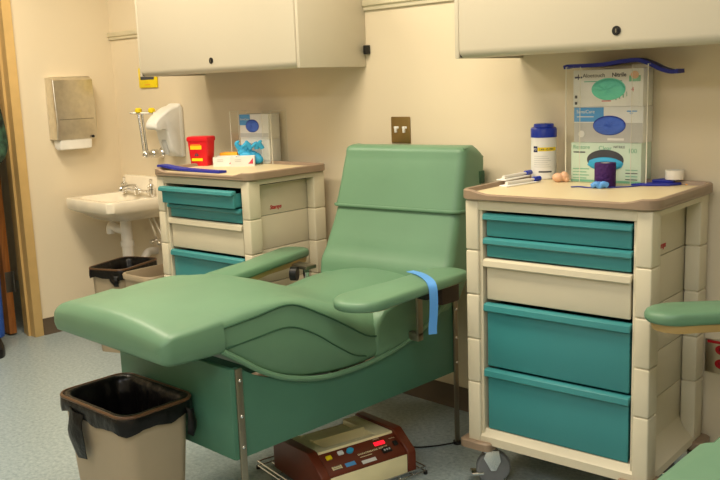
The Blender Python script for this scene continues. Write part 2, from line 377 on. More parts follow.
# ------------------------------------------------------------------ supply carts
CW, CD, CZ0, CZT = .65, .487, .165, 1.032
WA = R(-48)
GR = [.165, .3906, .5472, .7049, .8596, 1.032]
def make_cart():
    t = thing('supply_cart', '', 'cart', (0, 0, 0), 0, 'procedure supply carts')
    b = MB(); m = M['cart']
    for z0, z1 in zip(GR, GR[1:]):
        z0 += .0012; z1 -= .0012
        for x0, x1 in ((0, .05), (CW - .05, CW)):
            b.box((x0, 0, z0), (x1, .07, z1), m, .0055, 3)
            b.box((x0, CD - .075, z0), (x1, CD, z1), m, .0055, 3)
        for x0, x1 in ((.052, .062), (CW - .062, CW - .052)):
            b.box((x0, .06, z0), (x1, CD - .06, z1), m, .002, 2)
    # core behind the joints
    for x0, x1 in ((.006, .045), (CW - .045, CW - .006)):
        b.box((x0, .006, .17), (x1, .064, 1.03), m); b.box((x0, CD - .07, .17), (x1, CD - .006, 1.03), m)
    # sloping ledges at the foot of the side recess
    for s in (0, 1):
        q = [(CW - .001, .168), (CW - .004, .190), (CW - .036, .222), (CW - .053, .258), (CW - .06, .258), (CW - .06, .168)]
        if s: q = [(CW - a, z) for a, z in q]
        b.prism(q, 'y', .05, CD - .05, m, 0)
        q = [(CW - .001, CZT - .002), (CW - .001, CZT - .022), (CW - .053, CZT - .03), (CW - .06, CZT - .002)]
        if s: q = [(CW - a, z) for a, z in q]
        b.prism(q, 'y', .05, CD - .05, m, 0)
    # front rails, stepped inner jamb, back, floor
    b.box((.045, 0.004, .998), (CW - .045, .05, CZT - .001), m, .004)
    b.prism([(.003, .167), (.003, .196), (.012, .204), (.020, .222), (.05, .222), (.05, .167)], 'x', .045, CW - .045, m, .002)
    for s in (0, 1):
        q = [(.046, .012), (.060, .012), (.062, .03), (.062, .07), (.046, .07)]
        if s: q = [(CW - a, y) for a, y in q]
        b.prism(q, 'z', .2, 1.0, m, .002)
    b.box((.04, CD - .03, .17), (CW - .04, CD - .02, 1.03), m)
    b.box((.04, .02, .168), (CW - .04, CD - .02, .2), m)
    b.box((.05, .05, 1.0), (CW - .05, CD - .03, 1.006), M['dark'])  # black sheet paints the shade inside the cart top
    b.out('cart_body', t)
    # top tray: taupe slab with raised rim and cream surface
    cx, cy = CW / 2, CD / 2
    tr = MB()
    hx, hy = CW / 2 + .020, CD / 2 + .014
    tr.loft([rrect(hx - .006, hy - .006, .045, CZT, 6, cx, cy), rrect(hx, hy, .05, CZT + .005, 6, cx, cy), rrect(hx, hy, .05, CZT + .014, 6, cx, cy), rrect(hx - .004, hy - .004, .046, CZT + .0195, 6, cx, cy)], M['taupe'])
    def rim(path, hgt):
        rings = []
        for (x, y, nx, ny, h) in path:
            a = Vector((x, y, 0)); n = Vector((nx, ny, 0))
            rings.append([a - n * .0, a - n * .0 + Vector((0, 0, h)), a - n * .006 + Vector((0, 0, h + .004)), a - n * .016 + Vector((0, 0, h + .003)), a - n * .026 + Vector((0, 0, .0))])
        rings = [[p + Vector((0, 0, CZT + .012)) for p in r] for r in rings]
        tr.loft(rings, M['taupe'], False, False, closed=True)
    base = rrect(hx, hy, .05, 0, 6, cx, cy)
    # refine the straight runs so the front dip can be shaped
    pts = []
    for i, p in enumerate(base):
        q = base[(i + 1) % len(base)]
        L = math.hypot(q[0] - p[0], q[1] - p[1]); k = max(1, int(L / .03))
        for j in range(k): pts.append((p[0] + (q[0] - p[0]) * j / k, p[1] + (q[1] - p[1]) * j / k))
    N = len(pts); path = []
    for i in range(N):
        a, b2 = pts[i - 1], pts[(i + 1) % N]
        tx, ty = b2[0] - a[0], b2[1] - a[1]; l = math.hypot(tx, ty)
        x, y = pts[i]
        h = .020
        if y < 0 and .075 < x < CW - .075: h = .007
        elif y < 0 and (x > .04 and x < CW - .04): h = .012
        path.append((x, y, ty / l, -tx / l, h))
    path.append(path[0]); rim(path, 0)
    tr.loft([rrect(hx - .024, hy - .024, .03, CZT + .016, 5, cx, cy), rrect(hx - .024, hy - .024, .03, CZT + .0215, 5, cx, cy)], M['traytop'])
    tr.out('top_tray', t)
    def drawer(z0, z1, mt, lip=.024):
        x0, x1, y0 = .0655, CW - .0645, .018
        dmb = MB()
        # front panel, box sides, floor, back
        dmb.box((x0 + .006, y0, z0), (x1 - .006, y0 + .012, z1 - .004), mt, .004)
        dmb.box((x0 + .012, y0 + .01, z0 + .004), (x0 + .018, .41, z1 - .014), mt); dmb.box((x1 - .018, y0 + .01, z0 + .004), (x1 - .012, .41, z1 - .014), mt)
        dmb.box((x0 + .012, y0 + .01, z0 + .004), (x1 - .012, .41, z0 + .009), mt); dmb.box((x0 + .012, .404, z0 + .004), (x1 - .012, .41, z1 - .014), mt)
        o = dmb.out('drawer', t)
        q = [(y0 + .012, z1), (y0 - .008, z1), (y0 - .016, z1 - .006), (y0 - .018, z1 - lip + .004), (y0 - .014, z1 - lip), (y0 - .009, z1 - lip + .003), (y0 - .007, z1 - .012), (y0 + .004, z1 - .010), (y0 + .012, z1 - .012)]
        MB().prism(q, 'x', x0, x1, mt, .0035).out('handle', o)
        return o
    for z0, z1, mt in ((.909, .988, M['teal']), (.838, .905, M['teal']), (.690, .833, M['cart']), (.453, .678, M['teal']), (.224, .445, M['teal'])):
        o = drawer(z0, z1, mt, .022 if z1 - z0 < .1 else .028)
        if mt is M['cart']: o['label'] = 'cream drawer front'
        else: o['label'] = 'teal drawer front'
    MB().text('Starsys', .026, M['redout'], Matrix.Translation((CW - .0512, .170, .884)) @ Matrix.Rotation(PI / 2, 4, 'Z') @ Matrix.Rotation(PI / 2, 4, 'X'), .0006, shear=.25, bold=.0006).out('logo', t)
    for x, y in ((.06, .055), (CW - .06, .055), (.06, CD - .055), (CW - .06, CD - .055)):
        sx = -1 if x < .3 else 1; sy = -1 if y < .2 else 1
        q = rrect(.062, .052, .022, .148, 5, x + sx * .028, y + sy * .022); q2 = rrect(.062, .052, .022, .172, 5, x + sx * .028, y + sy * .022)
        q3 = rrect(.056, .046, .018, .177, 5, x + sx * .028, y + sy * .022)
        MB().loft([q, q2, q3], M['taupe']).out('corner_bumper', t)
        c = MB().cyl((x, y, .128), (x, y, .15), .022, M['chrome'])
        c.prism([(-.032, .105), (-.02, .132), (.022, .132), (.03, .09), (.012, .055), (-.006, .055)], 'x', -.024, -.020, M['chrome'], .001, mx=T(x, y, 0, WA))
        c.prism([(-.032, .105), (-.02, .132), (.022, .132), (.03, .09), (.012, .055), (-.006, .055)], 'x', .020, .024, M['chrome'], .001, mx=T(x, y, 0, WA))
        c.box((-.024, -.03, .126), (.024, .022, .132), M['chrome'], .001, mx=T(x, y, 0, WA))
        cc = c.out('caster', t)
        wp = [(.012, -.016), (.055, -.016), (.061, -.011), (.0625, 0), (.061, .011), (.055, .016), (.012, .016)]
        MB().lathe(wp, M['wheel'], 32, T(x, y, .0628, WA) @ T(0, .006, 0) @ Matrix.Rotation(PI / 2, 4, 'Y')).out('wheel', cc)
        MB().box((-.022, -.075, .04), (.022, -.03, .052), M['chrome'], .004, mx=T(x, y, 0, WA)).out('brake_pedal', cc)
    return t
M['wheel'] = mat('grey rubber wheel', rgb(120, 122, 124), .4)
cartB = make_cart()
cartA = dup(cartB, (1.3549, -.6088, 0), .0673, 'cream and teal drawer cart beside the sink, red container on top')
cartB.location = (3.186, -.572, 0); cartB.rotation_euler = (0, 0, .080)
cartB['label'] = 'cream and teal drawer cart right of the chair, glove boxes on top'
for ch in cartA.children:                       # its top drawer stands slightly open
    if ch.name.startswith('drawer') and ch.bound_box[1][2] > .97: ch.location.y -= .045
ZT = CZT + .0215                                # height of the tray surfaces

# ------------------------------------------------------------------ phlebotomy chair
CHX, CHY = 2.61, -.85
def cushion_ring(y, hw, zt, zs, zb, crown, r, cx=CHX):
    """closed cross-section (x, z) at depth y: flat bottom, upright side to seam zs, rounded shoulder, crowned top"""
    half = [(0., zb), (hw * .5, zb), (hw - .012, zb), (hw, zb + .012), (hw + .004, (zb + zs) / 2), (hw, zs)]
    ze = zt - crown
    for k in range(1, 7):
        a = R(90 * k / 6)
        half.append((hw - r * (1 - math.cos(a)), zs + (ze - zs) * math.sin(a)))
    e = hw - r
    for u in (.85, .7, .5, .25): half.append((e * u, ze + crown * (1 - u * u)))
    half.append((0., zt))
    return [(cx + x, y, z) for x, z in half] + [(cx - x, y, z) for x, z in half[-2:0:-1]]
def make_chair():
    t = thing('phlebotomy_chair', '', 'chair', (0, 0, 0), 0, 'green phlebotomy chairs')
    HW = .320
    # ---- seat and leg rest: one continuous padded surface; rows: y, top, seam, bottom, crown, shoulder radius
    K = [(-1.600, .766, .722, .668, .022, .06), (-1.45, .782, .727, .662, .022, .07), (-1.30, .796, .738, .568, .022, .07), (-1.155, .796, .747, .505, .026, .08),
         (-1.027, .762, .690, .480, .028, .09), (-.90, .716, .618, .468, .03, .11), (-.80, .690, .560, .470, .036, .13), (-.70, .684, .55, .480, .034, .13), (-.55, .690, .57, .51, .03, .1), (-.42, .695, .60, .56, .03, .1), (-.30, .70, .63, .60, .03, .08)]
    rings = []
    n = 46
    for i in range(n + 1):
        y = -1.60 + 1.30 * i / n
        zt, zs, zb, cr, r = crom(K, y)
        sk = .035 * (CHY - y) * .0
        rings.append(cushion_ring(y, HW, zt, zs, zb, cr, r))
    MB().loft(rings, M['green']).out('seat_cushion', t, smooth=60)
    # ---- slip cover over the foot end
    K2 = [(-1.640, .712, .705, .690, .004, .03, .292), (-1.636, .734, .714, .672, .010, .025, .314), (-1.622, .756, .726, .662, .016, .03, .326), (-1.60, .771, .734, .658, .020, .035, .330), (-1.52, .780, .738, .655, .022, .045, .331), (-1.425, .790, .742, .653, .022, .06, .330)]
    rings = []
    for i in range(25):
        y = -1.640 + .215 * (i / 24) ** 1.6
        zt, zs, zb, cr, r, hw = crom(K2, y)
        rings.append(cushion_ring(y, hw, zt, zs, zb, cr, r))
    MB().loft(rings, M['green'], True, False).out('foot_cover', t, 'paler slip cover over the foot end', smooth=60)
    # ---- seams and bottom piping on both sides
    for s in (-1, 1):
        sm = MB(); x = CHX + s * (HW + .0025)
        sm.tube([(x, y, crom(K, y)[1]) for y in [-1.42 + .655 * k / 24 for k in range(25)]], .0032, M['greendark'], 6)
        sm.out('seam', t, 'dark stitched side seam'); sm = MB()
        off = [(-1.42, .664), (-1.30, .672), (-1.168, .676), (-1.06, .630), (-.96, .562), (-.88, .512), (-.82, .492)]
        sm.tube([(x + s * .0012, y, z) for y, z in smooth_path(off, 5)], .0028, M['greendark'], 6)
        sm.out('seam', t, 'dark stitched side seam')
    arc = [(-1.43, .660), (-1.36, .612), (-1.291, .564), (-1.21, .522), (-1.128, .494), (-1.03, .472), (-.923, .464), (-.80, .466), (-.666, .482), (-.57, .508), (-.478, .546), (-.38, .60), (-.31, .645)]
    for s in (-1, 1):
        pp = MB(); pp.tube([(CHX + s * (HW + .005 if y < -.6 else HW + .012), y, z) for y, z in smooth_path(arc, 5)], .0095, M['green'], 8)
        pp.out('piping', t, 'raised green piping along the curved lower edge')
    # ---- side bolsters that carry the back
    for s in (-1, 1):
        top = [(-.772, .54), (-.762, .592), (-.72, .635), (-.62, .668), (-.45, .69), (-.30, .71), (-.255, .69)] if s > 0 else [(-.772, .52), (-.74, .55), (-.62, .575), (-.45, .60), (-.30, .66), (-.255, .67)]
        poly = [(-.768, .474)] + top + [(-.30, .645), (-.38, .596), (-.478, .544), (-.57, .506), (-.666, .480)]
        x0, x1 = sorted((CHX + s * (HW - .055), CHX + s * (HW + .009)))
        MB().prism(poly, 'x', x0, x1, M['green'], .016, 4).out('side_bolster', t, smooth=50)
    # ---- base: panels and nickel corner legs
    P = MB()
    x0, x1 = CHX - .325, CHX + .317
    side = [(-1.396, .30), (-1.396, .592), (-1.37, .592), (-1.30, .545), (-1.13, .478), (-.92, .45), (-.67, .465), (-.48, .528), (-.31, .64), (-.31, .30)]
    P.prism(side, 'x', x1 - .02, x1, M['greenpanel'], .003); P.prism(side, 'x', x0, x0 + .02, M['greenpanel'], .003)
    P.box((x0, -1.404, .30), (x1 - .001, -1.382, .594), M['greenpanel'], .006)
    P.box((x0, -.33, .30), (x1, -.312, .62), M['greenpanel'], .004)
    P.out('base_panel', t)
    for (x, y, zt2) in ((x1 + .004, -1.375, .592), (x1 + .004, -.315, .69), (x0 - .004, -1.375, .592), (x0 - .004, -.315, .69)):
        s = 1 if x > CHX else -1
        L = MB().box((x - .004, y - .012, .004), (x + .004, y + .012, zt2), M['strap'], .0015)
        L.cyl((x, y, 0), (x, y, .012), .017, M['black'])
        lg = L.out('leg', t)
        for z in (.34, .44, .555): MB().sphere((x + s * .005, y, z), (.004, .006, .006), M['chrome'], sub=2).out('screw', lg)
    # ---- backrest (slightly twisted on its mount)
    tw = Matrix.Translation((CHX, -.27, 0)) @ Matrix.Rotation(R(7), 4, 'Z') @ Matrix.Translation((-CHX, .27, 0))
    KB = [(.56, -.455, -.30, .305), (.64, -.43, -.26, .318), (.70, -.412, -.232, .322), (.80, -.362, -.185, .314), (.90, -.318, -.145, .305), (1.0, -.283, -.112, .298), (1.10, -.252, -.082, .294), (1.14, -.238, -.074, .292)]
    def bring(z, yf, yb, hw, off=0., cr=.018):
        hw += off; yf -= off; yb += off
        pts = []
        r = .035
        for (x, y) in [(q[0], q[1]) for q in rrect(hw, (yb - yf) / 2, r, 0, 5)]:
            yy = (yf + yb) / 2 + y
            if y < 0: yy -= cr * (1 - (x / hw) ** 2)
            kt = max(0., min(1., (z - .98) / .17)) * .34
            pts.append((CHX + x, yy, z - kt * max(0., yy - yf - .045)))
        return pts
    rings = []
    for i in range(31):
        z = .56 + .58 * i / 30
        yf, yb, hw = crom(KB, z)
        wr = .004 * math.sin(z * 60) * math.exp(-((z - .72) / .06) ** 2)
        rings.append(bring(z, yf + wr, yb, hw))
    for dz, ins in ((.012, .006), (.021, .020), (.024, .045)):
        yf, yb, hw = KB[-1][1:]; rings.append(bring(1.14 + dz, yf + ins, yb - ins, hw - ins, cr=.014))
    MB().loft(rings, M['green'], mx=tw).out('backrest', t, smooth=60)
    rings = []
    for i in range(14):
        z = .928 + .222 * i / 13
        yf, yb, hw = crom(KB, min(z, 1.14)); rings.append([(x, y, zz + .010 * (x - CHX) * -1 * 0) for x, y, zz in bring(z, yf, yb, hw, .007)])
    yf, yb, hw = KB[-1][1:]
    for dz, ins in ((.010, .001), (.019, .010), (.024, .028), (.026, .05)): rings.append(bring(1.15 + dz, yf + ins, yb - ins, hw - ins * .35, .006, cr=.012))
    hd = MB().loft(rings, M['green'], False, True, mx=tw)
    yf, yb, hw = crom(KB, .928); hd.tube(bring(.928, yf, yb, hw, .009), .0065, M['green'], 6, True, mx=tw)
    hd.tube([(CHX + .290, yb0, z) for yb0, z in ((-.085, 1.123), (-.15, 1.148), (-.20, 1.168), (-.232, 1.166))], .005, M['green'], 6, mx=tw)
    ho = hd.out('headrest_cover', t, 'green vinyl cover folded over the top of the back', smooth=60)
    MB().box((CHX + .300, -.135, 1.02), (CHX + .3055, -.095, 1.07), M['greendark'], .002, mx=tw).out('hole_shade', ho)  # dark patch painted for the shaded hole between cover and back
    # ---- armrests
    def arm(name, pts, zt, label, th=.045):
        n = len(pts); c = Vector((sum(p[0] for p in pts) / n, sum(p[1] for p in pts) / n, 0))
        def off(p, k):
            v = Vector((p[0], p[1], 0)) - c; return c + v * (1 - k / max(v.length, .05))
        lv = [(zt - .034, .016), (zt - .032, .005), (zt - .024, .0), (zt - .012, .0), (zt - .004, .005), (zt - .0, .014), (zt + .003, .035)]
        m = MB().loft([[Vector((*off(p, k).xy, z)) for p in pts] for z, k in lv], M['green'])
        m.loft([[Vector((*off(p, k).xy, z)) for p in pts] for z, k in ((zt - th, .022), (zt - .033, .016))], M['armwood'])
        o = m.out(name, t, label, smooth=60, origin=(c.x, c.y, zt))
        return o
    def outline(p0, p1, w0, w1, n=10):
        """paddle: centre line p0 (front) to p1 (back), half widths"""
        p0, p1 = Vector(p0), Vector(p1); d = (p1 - p0).normalized(); nn = Vector((d.y, -d.x)); o = []
        a = p0 + d * w0; b = p1 - d * w1 * .75
        for k in range(n + 1):
            q = R(-90 + 180 * k / n); o.append(a - d * (w0 * math.cos(q)) - nn * (w0 * math.sin(q)))
        for k in range(1, 4):
            u = k / 4; o.append(a.lerp(b, u) - nn * (w0 + (w1 - w0) * u))
        for k in range(n + 1):
            q = R(90 - 180 * k / n); o.append(b + d * (w1 * .75 * math.cos(q)) - nn * (w1 * math.sin(q)))
        for k in range(1, 4):
            u = k / 4; o.append(b.lerp(a, u) + nn * (w1 + (w0 - w1) * u))
        return [(v.x, v.y) for v in o]
    ra = arm('armrest', outline((3.045, -1.035), (3.012, -.395), .092, .076), .745, 'wide flat armrest on the cart side', .036)
    la = arm('armrest', outline((2.275, -1.01), (2.055, -.325), .068, .066), .715, 'wide flat armrest on the sink side', .056)
    bk = MB().box((2.975, -.60, .52), (2.985, -.57, .70), M['strap'], .002).box((2.94, -.60, .66), (3.03, -.55, .697), M['black'], .006).box((2.985, -.50, .62), (3.02, -.40, .695), M['brownd'], .004)
    bk.box((2.935, -.60, .50), (2.985, -.57, .53), M['strap'], .002)
    bk.out('armrest_bracket', t, 'metal bracket under the cart side armrest')
    bk = MB().box((2.225, -.47, .52), (2.235, -.44, .672), M['chrome'], .002).cyl((2.25, -.47, .645), (2.25, -.47, .60), .012, M['chrome']).cyl((2.20, -.515, .64), (2.225, -.50, .64), .030, M['black'], 14).box((2.14, -.48, .655), (2.26, -.42, .672), M['strap'], .003)
    bk.box((2.225, -.47, .50), (2.29, -.44, .53), M['strap'], .002)
    bk.out('armrest_bracket', t, 'metal bracket with black knob under the sink side armrest')
    return t
M['armwood'] = mat('tan armrest underside', rgb(176, 146, 92), .6)
M['brownd'] = mat('dark brown metal', rgb(58, 44, 34), .5)
chair = make_chair()
chair['label'] = 'green vinyl reclining chair with a pale blue strap over its right armrest'
chairB = dup(chair, (2.082, 0.01, 0), 0, 'second green vinyl chair, only armrest and leg rest edge showing at right')
arms = [c for c in chairB.children if c.name.startswith('armrest') and not c.name.startswith('armrest_bracket')]
la = min(arms, key=lambda c: c.location.x)
la.location = (4.135 - 2.082, -.405, .775); la.rotation_euler = (0, 0, R(-60))

# light blue tourniquet over the right armrest
def ribbon(name, path, wid, th, m, label, cat, group=None, wdir=None, n=6):
    p = [Vector(q) for q in smooth_path(path, n)]; rings = []
    for i, q in enumerate(p):
        t = (p[min(i + 1, len(p) - 1)] - p[max(i - 1, 0)]).normalized()
        wv = Vector(wdir) if wdir is not None else Vector((0, 0, 1)).cross(t)
        wv = (wv - t * wv.dot(t)).normalized(); nn = t.cross(wv)
        rings.append([q + wv * wid / 2 + nn * th / 2, q - wv * wid / 2 + nn * th / 2, q - wv * wid / 2 - nn * th / 2, q + wv * wid / 2 - nn * th / 2])
    return MB().loft(rings, m).out(name, None, label, cat, group, smooth=50)
ribbon('tourniquet', [(2.932, -.575, .752), (2.99, -.59, .7525), (3.06, -.63, .752), (3.108, -.665, .746), (3.124, -.675, .72), (3.128, -.68, .66), (3.126, -.685, .60), (3.127, -.687, .575)], .032, .0022, M['ltblue'],
       'pale blue rubber strap hanging over the green armrest', 'tourniquet', 'tourniquet straps', wdir=(.35, .93, 0))

# ------------------------------------------------------------------ waste bins
def bin_rings(hx, hy, h, k, r):
    L = [(0, k), (.02, k + .01), (h * .9, .985), (h - .03, .99)]
    out = [rrect(hx * s, hy * s, r * s, z, 6) for z, s in L]
    out += [rrect(hx + .004, hy + .004, r, h - .028, 6), rrect(hx + .006, hy + .006, r, h - .006, 6), rrect(hx + .003, hy + .003, r, h, 6), rrect(hx - .006, hy - .006, r, h, 6), rrect(hx - .012, hy - .012, r * .95, h - .03, 6)]
    out += [rrect((hx - .012) * (k + .0), (hy - .012) * k, r * k, .012, 6)]
    return out
def waste_bin(loc, rz, hx, hy, h, label, k=.8):
    return MB().loft(bin_rings(hx, hy, h, k, .05), M['binbeige']).out('waste_bin', None, label, 'bin', 'beige waste bins', loc=loc, rz=rz, smooth=40)
def bin_liner(loc, rz, hx, hy, h, label, flap):
    rings = []
    r0 = random.Random(3); NN = 96
    def resample(q):
        q = [Vector(p) for p in q]; q.append(q[0]); L = [0]
        for a, b in zip(q, q[1:]): L.append(L[-1] + (b - a).length)
        o = []; k = 0
        for i in range(NN):
            d = L[-1] * i / NN
            while L[k + 1] < d: k += 1
            o.append(q[k].lerp(q[k + 1], (d - L[k]) / max(L[k + 1] - L[k], 1e-9)))
        return o
    fold = [r0.uniform(-1, 1) for _ in range(NN)]; hem = [r0.uniform(-1, 1) for _ in range(NN // 4)]
    def ring(dx, z, amp, zj=0.):
        q = resample(rrect(hx + dx, hy + dx, .05, z, 6)); o = []
        for i, p in enumerate(q):
            d = Vector((p.x, p.y, 0)).normalized(); u = i / 4; h0, h1 = hem[int(u) % len(hem)], hem[(int(u) + 1) % len(hem)]
            o.append(p + d * fold[i] * amp + Vector((0, 0, zj * (h0 + (h1 - h0) * (u % 1)))))
        return o
    rings = [ring(.010, h - .050, .0015, .010), ring(.0118, h - .036, .0012), ring(.0112, h - .018, .0008), ring(.010, h - .003, .0003), ring(.005, h + .004, .0002), ring(-.008, h + .004, .0003), ring(-.018, h - .012, .001), ring(-.024, h - .06, .004), ring(-.030, h - .14, .007), ring(-.036, h - .24, .009), ring(-.060, .12, .008), ring(-.08, .035, .005)]
    mb = MB().loft(rings, M['liner'], False, True)
    mb.tube(rrect(hx + .0075, hy + .0075, .05, h + .0005, 6), .0058, M['linerrim'], 6, True)
    for (x, y, ax, w, L) in flap:
        c = Vector((x, y, h - .03)); u = Vector((math.cos(ax), math.sin(ax), 0)); nrm = Vector((u.y, -u.x, 0)); rr = []
        for i in range(7):
            z = -L * i / 6; ww = w * (1 - .15 * math.sin(i * 1.3)); o = nrm * (.004 + .010 * math.sin(i * .55))
            rr.append([c + u * ww / 2 + o + Vector((0, 0, z)), c + u * 0 + o + nrm * .009 + Vector((0, 0, z)), c - u * ww / 2 + o + Vector((0, 0, z + .01)), c - u * ww / 2 + o - nrm * .002 + Vector((0, 0, z + .01)), c + o + nrm * .006 + Vector((0, 0, z)), c + u * ww / 2 + o - nrm * .002 + Vector((0, 0, z))])
        mb.loft(rr, M['liner'])
    return mb.out('bin_liner', None, label, 'trash bag', 'black bin liners', loc=loc, rz=rz, smooth=70)
NB = (2.560, -1.552, .474); nrz = R(2)
waste_bin((NB[0], NB[1], 0), nrz, .190, .125, NB[2], 'beige waste bin in front of the green chair, black liner over rim')
bin_liner((NB[0], NB[1], 0), nrz, .190, .125, NB[2], 'black plastic liner in the bin in front of the chair', [(-.065, -.134, 0, .085, .15), (.202, .10, PI / 2, .03, .09)])
FB = (.625, -.40, .478); frz = R(22)
waste_bin((FB[0], FB[1], 0), frz, .115, .165, FB[2], 'beige waste bin under the sink, lined with a black bag', .9)
bin_liner((FB[0], FB[1], 0), frz, .115, .165, FB[2], 'black plastic liner in the bin under the sink', [(.07, -.171, 0, .05, .06)])
waste_bin((1.03, -.42, 0), R(4), .125, .165, .495, 'unlined beige waste bin between the sink bin and the cart', .8)

# ------------------------------------------------------------------ sink
sk = thing('wall_sink', 'small white wall mounted sink with chrome faucet in the corner', 'sink', (.325, 0, .82))
def sring(x0, x1, yf, z, r=.05, ch=.0):
    hx, hy = (x1 - x0) / 2, -yf / 2
    return rrect(hx, hy, r, z, 6, (x0 + x1) / 2 - .325, yf / 2)
b = MB()
b.loft([sring(.15, .51, -.34, -.125, .1), sring(.10, .555, -.40, -.085, .1), sring(.075, .578, -.43, -.068, .05), sring(.068, .585, -.438, -.058, .04), sring(.066, .587, -.44, -.006, .04), sring(.070, .583, -.436, .0, .04), sring(.082, .571, -.424, .001, .04),
        ] + [rrect(hx, hy, rr, z, 6, 0, -.235) for hx, hy, rr, z in ((.215, .165, .09, .0), (.205, .155, .09, -.012), (.17, .12, .08, -.08), (.10, .07, .05, -.11))], M['porcelain'])
b.prism([(0, -.02), (-.06, -.02), (-.062, .03), (-.03, .095), (-.022, .102), (0, .102)], 'x', -.25, .255, M['porcelain'], .008, 3)
b.out('basin', sk, smooth=40)
fa = MB().tube([(-.14, -.095, .022), (.16, -.095, .022)], .010, M['chrome'])
fa.cyl((.01, -.095, .0), (.01, -.095, .035), .02, M['chrome']).tube(smooth_path([(.01, -.095, .03), (.01, -.115, .052), (.01, -.16, .056), (.01, -.20, .05), (.01, -.215, .03)], 6), [.014 - .00012 * k for k in range(25)], M['chrome'])
for x in (-.14, .16): fa.cyl((x, -.095, .0), (x, -.095, .035), .019, M['chrome'])
fa = fa.out('faucet', sk)
for x in (-.14, .16):
    MB().lathe([(.012, .034), (.020, .042), (.022, .058), (.014, .068), (.006, .072)], M['chrome'], 12, T(x, -.095, 0)).tube([(x, -.095, .06), (x + .012, -.10, .098)], [.007, .010], M['chrome'], 8).out('tap_handle', fa)
pp = MB().cyl((.02, -.2, -.38), (.02, -.2, -.10), .034, M['pvc'], 18).cyl((.02, -.2, -.30), (.02, -.2, -.27), .040, M['pvc'], 18)
pp.tube(smooth_path([(.02, -.2, -.20), (-.07, -.2, -.205), (-.13, -.2, -.19), (-.16, -.2, -.20), (-.165, -.2, -.24)], 5), .026, M['pvc'], 14)
pp.tube(smooth_path([(.02, -.2, -.37), (.02, -.19, -.42), (.02, -.13, -.43), (.02, -.10, -.40), (.02, -.06, -.36), (.02, 0, -.36)], 5), .024, M['pvc'], 14)
pp.out('drain_pipe', sk, 'white plastic drain pipe')
vp = MB()
for x in (.13, .2):
    vp.tube(smooth_path([(x, 0, -.28), (x, -.05, -.28), (x, -.07, -.24), (x * .6, -.08, -.12), (x * .5, -.09, -.06)], 5), .007, M['steel']).cyl((x, -.03, -.28), (x, -.09, -.28), .014, M['chrome']).sphere((x, -.1, -.28), (.02, .012, .014), M['steel'])
vp.tube(smooth_path([(.09, -.13, -.10), (.13, -.12, -.16), (.17, -.13, -.2)], 5), .03, M['greyfit'], 12) if False else None
vp.out('supply_valve', sk)

# ------------------------------------------------------------------ wall fittings
pt = thing('paper_towel_dispenser', 'stainless steel paper towel dispenser on the left wall above the sink', 'dispenser', (0, -.328, 1.165))
a = MB()
a.prism([(0, 0), (0, .368), (.07, .37), (.102, .35), (.108, .10), (.10, 0)], 'y', -.13, .128, M['steel'], .008, 3)
a.out('housing', pt)
MB().box((.102, -.11, .118), (.1105, .108, .122), M['strap'], .0005).out('front_seam', pt)
MB().cyl((.105, .095, .012), (.113, .095, .012), .008, M['black']).out('lock', pt)
MB().prism([(.015, 0), (.02, -.048), (.05, -.062), (.09, -.055), (.098, -.0)], 'y', -.115, .095, M['paper'], .01, 3).out('paper_towel', pt, 'white folded towel sticking out below')

soap = thing('soap_dispenser', 'white wall soap dispenser left of the red sharps container', 'dispenser', (.668, 0, 1.05))
sp = smooth_path([(0, .0), (0, .285), (-.040, .296), (-.085, .282), (-.140, .248), (-.178, .214), (-.188, .184), (-.172, .166), (-.145, .172), (-.116, .158), (-.10, .10), (-.082, .04), (-.045, .006)], 4)
hw = lambda y: .060 - .05 * max(0, -y - .08)
b = MB(); rings = []
for x, sc in ((-1, .88), (-.94, .95), (-.8, .985), (-.4, 1), (0, 1.0), (.4, 1), (.8, .985), (.94, .95), (1, .88)):
    cyy, czz = -.07, .16
    rings.append([(x * (.062 - .10 * max(0, -y - .10)), min(0, cyy + (y - cyy) * sc), czz + (z - czz) * sc) for y, z in sp])
b.loft(rings, M['white']); b.out('housing', soap, smooth=50)
MB().loft([[(-.0635 - .0, y + .018 * math.cos(a) , .085 + .036 * math.sin(a)) for a in [R(20 * k) for k in range(18)] for y in (-.066,)], [(-.058, -.066 + .016 * math.cos(a), .085 + .034 * math.sin(a)) for a in [R(20 * k) for k in range(18)]]], M['boxgrey']).out('sight_window', soap)
MB().prism([(-.07, .088), (-.086, .02), (-.108, .088), (-.1, .11), (-.08, .11)], 'x', -.022, .022, M['boxgrey'], .003).out('push_bar', soap)
MB().box((-.064, -.03, .004), (.064, -.001, .29), M['white'], .006).out('back_plate', soap)

ew = thing('eyewash_arm', 'chrome eyewash arm with two yellow caps on the wall above the sink', 'eyewash station', (.488, 0, 1.068))
MB().cyl((0, 0, 0), (.0, -.006, 0), .032, M['chrome']).cyl((0, 0, 0), (.012, -.12, 0), .018, M['chrome']).cyl((.004, -.04, 0), (.006, -.075, 0), .026, M['chrome']).sphere((.012, -.12, 0), .022, M['chrome']).out('valve', ew)
MB().tube([(.022, -.118, .01), (-.002, -.118, .235)], .0075, M['chrome']).tube([(.006, -.13, .01), (-.022, -.13, .235)], .0055, M['chrome']).out('riser', ew)
bar = MB().tube([(-.10, -.12, .24), (.13, -.12, .24)], .008, M['chrome']).cyl((-.10, -.12, .24), (-.13, -.12, .24), .004, M['chrome'])
bar = bar.out('spray_bar', ew)
for x in (-.035, .105): MB().lathe([(.012, .24), (.02, .248), (.02, .262), (.012, .270)], M['yellow'], 16, T(x, -.12, 0)).out('cap', bar, 'yellow cap')

